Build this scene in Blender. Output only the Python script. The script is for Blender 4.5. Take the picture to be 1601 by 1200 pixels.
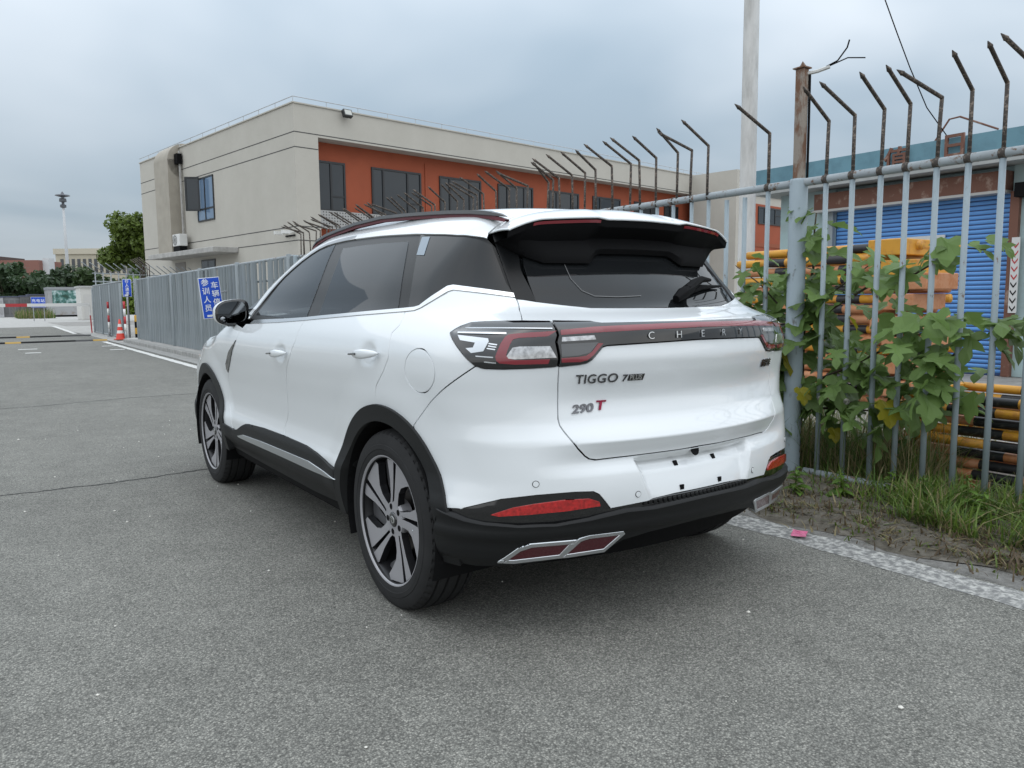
import bpy, bmesh, math, random
import numpy as np
from mathutils import Vector, Matrix
from mathutils.geometry import delaunay_2d_cdt

scene = bpy.context.scene
for o in list(bpy.data.objects):
    bpy.data.objects.remove(o, do_unlink=True)
COL = scene.collection
R = math.radians
random.seed(7)
rng = np.random.default_rng(7)

# ------------------------------------------------------------------ camera
cam_d = bpy.data.cameras.new('camera')
cam = bpy.data.objects.new('camera', cam_d)
COL.objects.link(cam)
CAM = Vector((-2.1885, -2.7007, 1.2037))
yaw, pitch, roll = 0.613789, 0.107975, -0.009743
fwd = Vector((math.sin(yaw) * math.cos(pitch), math.cos(yaw) * math.cos(pitch), -math.sin(pitch)))
rgt = Vector((math.cos(yaw), -math.sin(yaw), 0))
upv = rgt.cross(fwd)
r2 = rgt * math.cos(roll) + upv * math.sin(roll)
u2 = upv * math.cos(roll) - rgt * math.sin(roll)
M = Matrix((r2, u2, -fwd)).transposed().to_4x4()
M.translation = CAM
cam.matrix_world = M
cam_d.sensor_width = 36
cam_d.lens = 1204.38 / 1601 * 36
cam_d.clip_start = 0.05
cam_d.clip_end = 3000
scene.camera = cam
scene.render.resolution_x, scene.render.resolution_y = 1024, 768

# ------------------------------------------------------------------ sky, sun, exposure
SUN_EL, SUN_AZ = R(72), R(-150)         # high, behind thin cloud, over the camera's left shoulder
world = bpy.data.worlds.new('World')
scene.world = world
world.use_nodes = True
wn, wl = world.node_tree.nodes, world.node_tree.links
wn.clear()
out = wn.new('ShaderNodeOutputWorld')
bg = wn.new('ShaderNodeBackground')
sky = wn.new('ShaderNodeTexSky')
sky.sky_type = 'NISHITA'
sky.sun_disc = False
sky.sun_elevation = SUN_EL
sky.sun_rotation = SUN_AZ
sky.air_density = 1.0
sky.dust_density = 2.5
sky.ozone_density = 1.2
bg.inputs['Strength'].default_value = 0.10
tc = wn.new('ShaderNodeTexCoord')
sep = wn.new('ShaderNodeSeparateXYZ')
wl.new(tc.outputs['Generated'], sep.inputs[0])
# thin stratus: even grey-white veil over the clear sky, laid out on a flat layer overhead
addz = wn.new('ShaderNodeMath'); addz.operation = 'ADD'; addz.inputs[1].default_value = 0.22
wl.new(sep.outputs['Z'], addz.inputs[0])
mx = wn.new('ShaderNodeMath'); mx.operation = 'MAXIMUM'; mx.inputs[1].default_value = 0.1
wl.new(addz.outputs[0], mx.inputs[0])
dvx = wn.new('ShaderNodeMath'); dvx.operation = 'DIVIDE'
dvy = wn.new('ShaderNodeMath'); dvy.operation = 'DIVIDE'
wl.new(sep.outputs['X'], dvx.inputs[0]); wl.new(mx.outputs[0], dvx.inputs[1])
wl.new(sep.outputs['Y'], dvy.inputs[0]); wl.new(mx.outputs[0], dvy.inputs[1])
cmb = wn.new('ShaderNodeCombineXYZ')
wl.new(dvx.outputs[0], cmb.inputs[0]); wl.new(dvy.outputs[0], cmb.inputs[1])
cn = wn.new('ShaderNodeTexNoise')
cn.inputs['Scale'].default_value = 0.75
cn.inputs['Detail'].default_value = 4
cn.inputs['Roughness'].default_value = 0.45
cn.inputs['Distortion'].default_value = 0.35
wl.new(cmb.outputs[0], cn.inputs['Vector'])
cr = wn.new('ShaderNodeValToRGB')
cr.color_ramp.elements[0].position = 0.37
cr.color_ramp.elements[0].color = (3.0, 3.75, 4.4, 1)
cr.color_ramp.elements[1].position = 0.66
cr.color_ramp.elements[1].color = (5.7, 6.2, 6.65, 1)
wl.new(cn.outputs['Fac'], cr.inputs[0])
mixw = wn.new('ShaderNodeMix'); mixw.data_type = 'RGBA'
mixw.inputs['Factor'].default_value = 0.86
wl.new(sky.outputs[0], mixw.inputs['A'])
wl.new(cr.outputs[0], mixw.inputs['B'])
# an overcast sky is brightest overhead
rampz = wn.new('ShaderNodeMapRange')
rampz.inputs['From Min'].default_value = 0.0
rampz.inputs['From Max'].default_value = 1.0
rampz.inputs['To Min'].default_value = 0.80
rampz.inputs['To Max'].default_value = 2.7
wl.new(sep.outputs['Z'], rampz.inputs['Value'])
mulw = wn.new('ShaderNodeVectorMath'); mulw.operation = 'SCALE'
wl.new(mixw.outputs['Result'], mulw.inputs[0])
wl.new(rampz.outputs['Result'], mulw.inputs['Scale'])
wl.new(mulw.outputs[0], bg.inputs['Color'])
wl.new(bg.outputs[0], out.inputs['Surface'])

sun_d = bpy.data.lights.new('sun', 'SUN')
sun_d.energy = 1.4
sun_d.angle = R(165)
sun_d.color = (1.0, 0.955, 0.89)
sun = bpy.data.objects.new('sun', sun_d)
COL.objects.link(sun)
sd = Vector((math.sin(SUN_AZ) * math.cos(SUN_EL), math.cos(SUN_AZ) * math.cos(SUN_EL), math.sin(SUN_EL)))
sun.rotation_euler = sd.to_track_quat('Z', 'Y').to_euler()

vs = scene.view_settings
vs.view_transform = 'Standard'
vs.look = 'None'
vs.gamma = 1.0
vs.exposure = 0.26
vs.use_curve_mapping = False

# ------------------------------------------------------------------ helpers
def tag(o, label=None, cat=None, group=None, kind=None):
    if label: o['label'] = label
    if cat: o['category'] = cat
    if group: o['group'] = group
    if kind: o['kind'] = kind
    return o

def empty(name, loc=(0, 0, 0), rz=0.0, parent=None):
    o = bpy.data.objects.new(name, None)
    o.empty_display_size = 0.1
    o.location = loc
    o.rotation_euler = (0, 0, rz)
    COL.objects.link(o)
    if parent: o.parent = parent
    return o

def link(name, mesh, parent=None):
    o = bpy.data.objects.new(name, mesh)
    COL.objects.link(o)
    if parent: o.parent = parent
    return o

def mesh_obj(name, verts, faces, mat, parent=None, smooth=False, normals=None):
    me = bpy.data.meshes.new(name)
    me.from_pydata([tuple(map(float, v)) for v in verts], [], [tuple(map(int, f)) for f in faces])
    me.materials.append(mat)
    if smooth or normals is not None:
        me.polygons.foreach_set('use_smooth', [True] * len(me.polygons))
    me.update()
    if normals is not None:
        me.normals_split_custom_set_from_vertices([tuple(map(float, n)) for n in normals])
    return link(name, me, parent)

class MB:
    """collects shapes into one mesh"""
    def __init__(s): s.v = []; s.f = []
    def add(s, v, f):
        b = len(s.v); s.v += [tuple(map(float, p)) for p in v]; s.f += [tuple(b + i for i in q) for q in f]; return s
    def box(s, lo, hi, m=None):
        x0, y0, z0 = lo; x1, y1, z1 = hi
        v = [(x0, y0, z0), (x1, y0, z0), (x1, y1, z0), (x0, y1, z0), (x0, y0, z1), (x1, y0, z1), (x1, y1, z1), (x0, y1, z1)]
        if m is not None: v = [tuple(m @ Vector(p)) for p in v]
        return s.add(v, [(3, 2, 1, 0), (4, 5, 6, 7), (0, 1, 5, 4), (1, 2, 6, 5), (2, 3, 7, 6), (3, 0, 4, 7)])
    def tube(s, pts, r, n=8, caps=True):
        pts = [Vector(p) for p in pts]
        rr = r if isinstance(r, (list, tuple)) else [r] * len(pts)
        rings = []; prev = None
        for i, p in enumerate(pts):
            t = (pts[min(i + 1, len(pts) - 1)] - pts[max(i - 1, 0)]).normalized()
            a = prev if prev is not None else (Vector((0, 0, 1)) if abs(t.z) < .9 else Vector((1, 0, 0)))
            u = (a - t * a.dot(t)).normalized(); w = t.cross(u); prev = u
            rings.append([p + (u * math.cos(2 * math.pi * k / n) + w * math.sin(2 * math.pi * k / n)) * rr[i] for k in range(n)])
        v = [q for g in rings for q in g]; f = []
        for i in range(len(pts) - 1):
            for k in range(n):
                f.append((i * n + k, i * n + (k + 1) % n, (i + 1) * n + (k + 1) % n, (i + 1) * n + k))
        if caps:
            f.append(tuple(reversed(range(n)))); f.append(tuple((len(pts) - 1) * n + k for k in range(n)))
        return s.add(v, f)
    def lathe(s, prof, n=32, axis='Z', m=None, closed=False):
        v = []; f = []
        for r, h in prof:
            for k in range(n):
                a = 2 * math.pi * k / n; c, d = r * math.cos(a), r * math.sin(a)
                p = (c, d, h) if axis == 'Z' else ((h, c, d) if axis == 'X' else (d, h, c))
                v.append(p if m is None else tuple(m @ Vector(p)))
        L = len(prof)
        for i in range(L - (0 if closed else 1)):
            for k in range(n):
                j = (i + 1) % L
                f.append((i * n + k, i * n + (k + 1) % n, j * n + (k + 1) % n, j * n + k))
        return s.add(v, f)
    def prism(s, poly, m, d):
        """polygon in local xy, extruded along local z by d, placed by matrix m"""
        n = len(poly)
        v = [tuple(m @ Vector((a, b, 0))) for a, b in poly] + [tuple(m @ Vector((a, b, d))) for a, b in poly]
        f = [tuple(reversed(range(n))), tuple(range(n, 2 * n))] + [(i, (i + 1) % n, n + (i + 1) % n, n + i) for i in range(n)]
        return s.add(v, f)
    def mesh(s, name, mat, smooth=False):
        me = bpy.data.meshes.new(name)
        me.from_pydata(s.v, [], s.f)
        me.materials.append(mat)
        if smooth: me.polygons.foreach_set('use_smooth', [True] * len(me.polygons))
        me.update()
        return me
    def build(s, name, mat, parent=None, smooth=False):
        return link(name, s.mesh(name, mat, smooth), parent)

def autosmooth(o, ang=35):
    me = o.data
    me.polygons.foreach_set('use_smooth', [True] * len(me.polygons))
    me.set_sharp_from_angle(angle=R(ang))
    return o

def bevel(o, w=.004, seg=2):
    b = o.modifiers.new('bevel', 'BEVEL'); b.width = w; b.segments = seg; b.limit_method = 'ANGLE'
    return o

def copy_tree(o, parent=None):
    c = o.copy(); COL.objects.link(c); c.parent = parent
    for ch in list(o.children): copy_tree(ch, c)
    return c

FONTS = {}
def text_mesh(name, body, size, mat, parent=None, depth=.002, align='CENTER', mw=None, bold=0.0, sx=1.0, shear=0.0, spacing=1.0):
    cu = bpy.data.curves.new(name, 'FONT')
    cu.body = body; cu.size = size; cu.extrude = depth; cu.align_x = align; cu.align_y = 'CENTER'
    cu.offset = bold; cu.shear = shear; cu.space_character = spacing; cu.resolution_u = 4
    o = bpy.data.objects.new(name, cu); COL.objects.link(o)
    dg = bpy.context.evaluated_depsgraph_get()
    me = bpy.data.meshes.new_from_object(o.evaluated_get(dg))
    bpy.data.objects.remove(o, do_unlink=True); bpy.data.curves.remove(cu)
    me.name = name
    me.materials.clear(); me.materials.append(mat)
    for v in me.vertices: v.co.x *= sx
    n = link(name, me, parent)
    if mw is not None: n.matrix_local = mw
    return n

# ------------------------------------------------------------------ materials
def base_mat(name):
    m = bpy.data.materials.new(name); m.use_nodes = True
    return m, m.node_tree.nodes, m.node_tree.links, m.node_tree.nodes['Principled BSDF']

def plain(name, col, rough=.5, metal=0.0, coat=0.0, spec=.5, var=0.0, vscale=6.0, bump=0.0, bscale=60.0, coatr=.03):
    """plain colour with optional low-contrast mottling and fine relief"""
    m, n, l, b = base_mat(name)
    b.inputs['Base Color'].default_value = (*col, 1)
    b.inputs['Roughness'].default_value = rough
    b.inputs['Metallic'].default_value = metal
    b.inputs['Specular IOR Level'].default_value = spec
    b.inputs['Coat Weight'].default_value = coat
    b.inputs['Coat Roughness'].default_value = coatr
    t = n.new('ShaderNodeTexCoord')
    if var:
        x = n.new('ShaderNodeTexNoise'); x.inputs['Scale'].default_value = vscale; x.inputs['Detail'].default_value = 5
        l.new(t.outputs['Object'], x.inputs['Vector'])
        mr = n.new('ShaderNodeMapRange'); mr.inputs['From Min'].default_value = .25; mr.inputs['From Max'].default_value = .75
        mr.inputs['To Min'].default_value = 1 - var; mr.inputs['To Max'].default_value = 1 + var
        l.new(x.outputs['Fac'], mr.inputs['Value'])
        s = n.new('ShaderNodeVectorMath'); s.operation = 'SCALE'; s.inputs[0].default_value = col
        l.new(mr.outputs[0], s.inputs['Scale']); l.new(s.outputs[0], b.inputs['Base Color'])
    if bump:
        x = n.new('ShaderNodeTexNoise'); x.inputs['Scale'].default_value = bscale; x.inputs['Detail'].default_value = 3
        l.new(t.outputs['Object'], x.inputs['Vector'])
        bp = n.new('ShaderNodeBump'); bp.inputs['Strength'].default_value = bump; bp.inputs['Distance'].default_value = .01
        l.new(x.outputs['Fac'], bp.inputs['Height']); l.new(bp.outputs[0], b.inputs['Normal'])
    return m

def worn(name, col, under, amount=.5, scale=9.0, rough=.6, streak=1.0, soft=.05, dirt=0.0):
    """paint over another surface that shows through in patches (rust, flaking); streak < 1 stretches patches upright"""
    m, n, l, b = base_mat(name)
    t = n.new('ShaderNodeTexCoord'); mp = n.new('ShaderNodeMapping')
    mp.inputs['Scale'].default_value = (1, 1, streak)
    l.new(t.outputs['Object'], mp.inputs['Vector'])
    x = n.new('ShaderNodeTexNoise'); x.inputs['Scale'].default_value = scale; x.inputs['Detail'].default_value = 8; x.inputs['Roughness'].default_value = .65
    l.new(mp.outputs[0], x.inputs['Vector'])
    r = n.new('ShaderNodeValToRGB')
    r.color_ramp.elements[0].position = amount - soft; r.color_ramp.elements[1].position = amount + soft
    r.color_ramp.elements[0].color = (0, 0, 0, 1); r.color_ramp.elements[1].color = (1, 1, 1, 1)
    l.new(x.outputs['Fac'], r.inputs[0])
    y = n.new('ShaderNodeTexNoise'); y.inputs['Scale'].default_value = scale * .35; y.inputs['Detail'].default_value = 4
    l.new(mp.outputs[0], y.inputs['Vector'])
    c1 = n.new('ShaderNodeMix'); c1.data_type = 'RGBA'
    c1.inputs['A'].default_value = (*[c * (1 - .18 - dirt) for c in col], 1); c1.inputs['B'].default_value = (*[min(1, c * 1.12) for c in col], 1)
    l.new(y.outputs['Fac'], c1.inputs['Factor'])
    c2 = n.new('ShaderNodeMix'); c2.data_type = 'RGBA'
    c2.inputs['B'].default_value = (*under, 1)
    l.new(r.outputs[0], c2.inputs['Factor']); l.new(c1.outputs['Result'], c2.inputs['A'])
    l.new(c2.outputs['Result'], b.inputs['Base Color'])
    b.inputs['Roughness'].default_value = rough
    bp = n.new('ShaderNodeBump'); bp.inputs['Strength'].default_value = .25; bp.inputs['Distance'].default_value = .004
    l.new(x.outputs['Fac'], bp.inputs['Height']); l.new(bp.outputs[0], b.inputs['Normal'])
    return m

# ------------------------------------------------------------------ the smooth body surface of the car
def pchip(X,Y):
    X=np.array(X,float);Y=np.array(Y,float);h=np.diff(X);d=np.diff(Y)/h
    m=np.zeros_like(Y)
    for i in range(1,len(X)-1):
        if d[i-1]*d[i]>0:
            w1=2*h[i]+h[i-1];w2=h[i]+2*h[i-1];m[i]=(w1+w2)/(w1/d[i-1]+w2/d[i])
    m[0]=d[0];m[-1]=d[-1]
    def f(x):
        x=np.clip(x,X[0],X[-1]);i=np.clip(np.searchsorted(X,x,side='right')-1,0,len(X)-2)
        t=(x-X[i])/h[i];t2=t*t;t3=t2*t
        return (2*t3-3*t2+1)*Y[i]+(t3-2*t2+t)*h[i]*m[i]+(-2*t3+3*t2)*Y[i+1]+(t3-t2)*h[i]*m[i+1]
    return f
def sstep(a,b,x):
    t=np.clip((x-a)/(b-a),0,1);return t*t*(3-2*t)
def smin(a,b,k):
    h=np.clip(.5+.5*(b-a)/k,0,1);return b+(a-b)*h-k*h*(1-h)
HW=pchip([.15,.22,.30,.45,.50,.56,.62,.72,.85,.94,.99,1.04,1.10,1.165,1.19,1.30,1.40,1.48,1.60],
         [.80,.85,.885,.907,.907,.893,.884,.890,.908,.918,.916,.904,.880,.845,.826,.762,.692,.630,.53])
YC=pchip([.20,.40,.47,.53,.60,.655,.70,.712,.720,.728,.80,.86,.96,1.00,1.045,1.10,1.12,1.14,1.175,1.25,1.385,1.50,1.7],
         [-.72,-.80,-.825,-.828,-.822,-.799,-.8150,-.8200,-.8230,-.8195,-.772,-.758,-.784,-.791,-.786,-.782,-.765,-.72,-.635,-.562,-.438,-.365,-.26])
YS=pchip([.20,.40,.47,.53,.60,.69,.725,.76,.80,.88,.95,1.0,1.045,1.10,1.12,1.14,1.175,1.25,1.385,1.50,1.7],
         [-.72,-.80,-.825,-.828,-.825,-.816,-.812,-.797,-.784,-.779,-.784,-.788,-.786,-.782,-.765,-.72,-.635,-.562,-.438,-.365,-.26])
ZT=pchip([-1.2,-.45,-.33,0,.4,.9,1.3,1.6,1.85,2.2,2.5,2.62,2.75,3.1,3.35,3.5,3.6],
         [1.36,1.538,1.562,1.592,1.612,1.619,1.612,1.553,1.43,1.245,1.115,1.07,1.05,.99,.92,.80,.5])
YF=pchip([.2,.35,.5,.7,.85,1.1],[3.45,3.52,3.54,3.52,3.46,3.3])
def side(y,z):
    hw=HW(z-.03*sstep(1.6,-.4,y)*sstep(.6,.8,z)*sstep(1.17,1.05,z)+.012)
    up=sstep(1.0,1.3,z)
    hw=hw-(.055+.07*up)*np.clip(.3-y,0,9)**2
    hw=hw-(.06+.09*sstep(.7,.95,z))*np.clip(y-2.3,0,9)**2-up*.05*np.clip(y-1.0,0,9)**2
    for yc in (0,2.67):
        r=np.hypot(y-yc,z-.35); hw=hw+.012*sstep(.62,.46,r)*sstep(.2,.5,z)
    return hw
def F(x,y,z):
    ax=np.abs(x)
    f1=side(y,z)-ax
    kx=sstep(.38,.72,ax)
    f2=y-(YC(z)*(1-kx)+YS(z)*kx+(.30+.05*sstep(1.02,1.2,z))*ax**2)
    f2=f2*np.where(z>1.1,.75,1.)
    f4=YF(z)-.22*ax**2-y
    f3=ZT(y)-(.09+.07*sstep(1.2,1.7,y)*sstep(2.7,2.4,y))*ax**2-z
    a=smin(f1,f2,.20-.11*sstep(1.25,1.45,z)); a=smin(a,f4,.16)
    return smin(a,f3,.09)
XP,R0,Y1=.42,.4,3.15
SC=-(R0*np.pi/2+XP)
def Y0f(z): return -.35+.55*sstep(1.12,1.5,z)
def frame(s,z):
    s=np.asarray(s,float); mir=s<SC; s=np.where(mir,2*SC-s,s); y0=Y0f(z); L=Y1-y0
    th=np.clip(-s/R0,0,np.pi/2); thf=np.clip((s-L)/R0,0,np.pi/2)
    ox=np.where(s<-R0*np.pi/2, -XP+(-R0*np.pi/2-s), -XP)
    ox=np.where(s>L+R0*np.pi/2, -XP+(s-L-R0*np.pi/2), ox)
    oy=np.where(s>0,np.minimum(y0+s,Y1),y0)
    dx=-np.cos(th)*np.cos(thf); dy=-np.sin(th)+np.sin(thf)
    sg=np.where(mir,-1,1)
    return ox*sg,oy,dx*sg,dy
def bis(fn,a,b,n=32):
    for _ in range(n):
        m=(a+b)/2;i=fn(m)>0
        a=np.where(i,m,a);b=np.where(i,b,m)
    return a
def P(s,z):
    s=np.asarray(s,float);z=np.asarray(z,float)+0*s
    ox,oy,dx,dy=frame(s,z)
    a=bis(lambda m:F(ox+dx*m,oy+dy*m,z),0*s-.3,0*s+1.3)
    return np.stack([ox+dx*a,oy+dy*a,z],-1)
def T(x,y):
    x=np.asarray(x,float);y=np.asarray(y,float)+0*x
    a=bis(lambda m:F(x,y,m),0*x+.5,0*x+1.8)
    return np.stack([x,y,a],-1)
WS=.6
def U(y,w):
    y=np.asarray(y,float);w=np.asarray(w,float)+0*y;cx=-np.cos(w/WS);cz=np.sin(w/WS)
    a=bis(lambda m:F(cx*m,y,.9+cz*m),0*y+.02,0*y+1.2)
    return np.stack([cx*a,y,.9+cz*a],-1)
def invU(p): return np.stack([p[...,1],WS*np.arctan2(p[...,2]-.9,-p[...,0])],-1)
def N(p,e=2e-3):
    x,y,z=p[...,0],p[...,1],p[...,2]
    g=-np.stack([F(x+e,y,z)-F(x-e,y,z),F(x,y+e,z)-F(x,y-e,z),F(x,y,z+e)-F(x,y,z-e)],-1)
    return g/(np.linalg.norm(g,axis=-1,keepdims=True)+1e-12)
def inv(p):
    x,y=p[...,0],p[...,1]; ax=np.abs(x); y0=Y0f(p[...,2]); L=Y1-y0
    s=np.where(y>=y0,y-y0,np.where(ax<=XP,-R0*np.pi/2-(XP-ax),-R0*np.arctan2(y0-y,ax-XP)))
    s=np.where((y>Y1),np.where(ax<=XP,L+R0*np.pi/2+XP-ax,L+R0*np.arctan2(y-Y1,ax-XP)),s)
    return np.where(x>0,2*SC-s,s)
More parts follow.
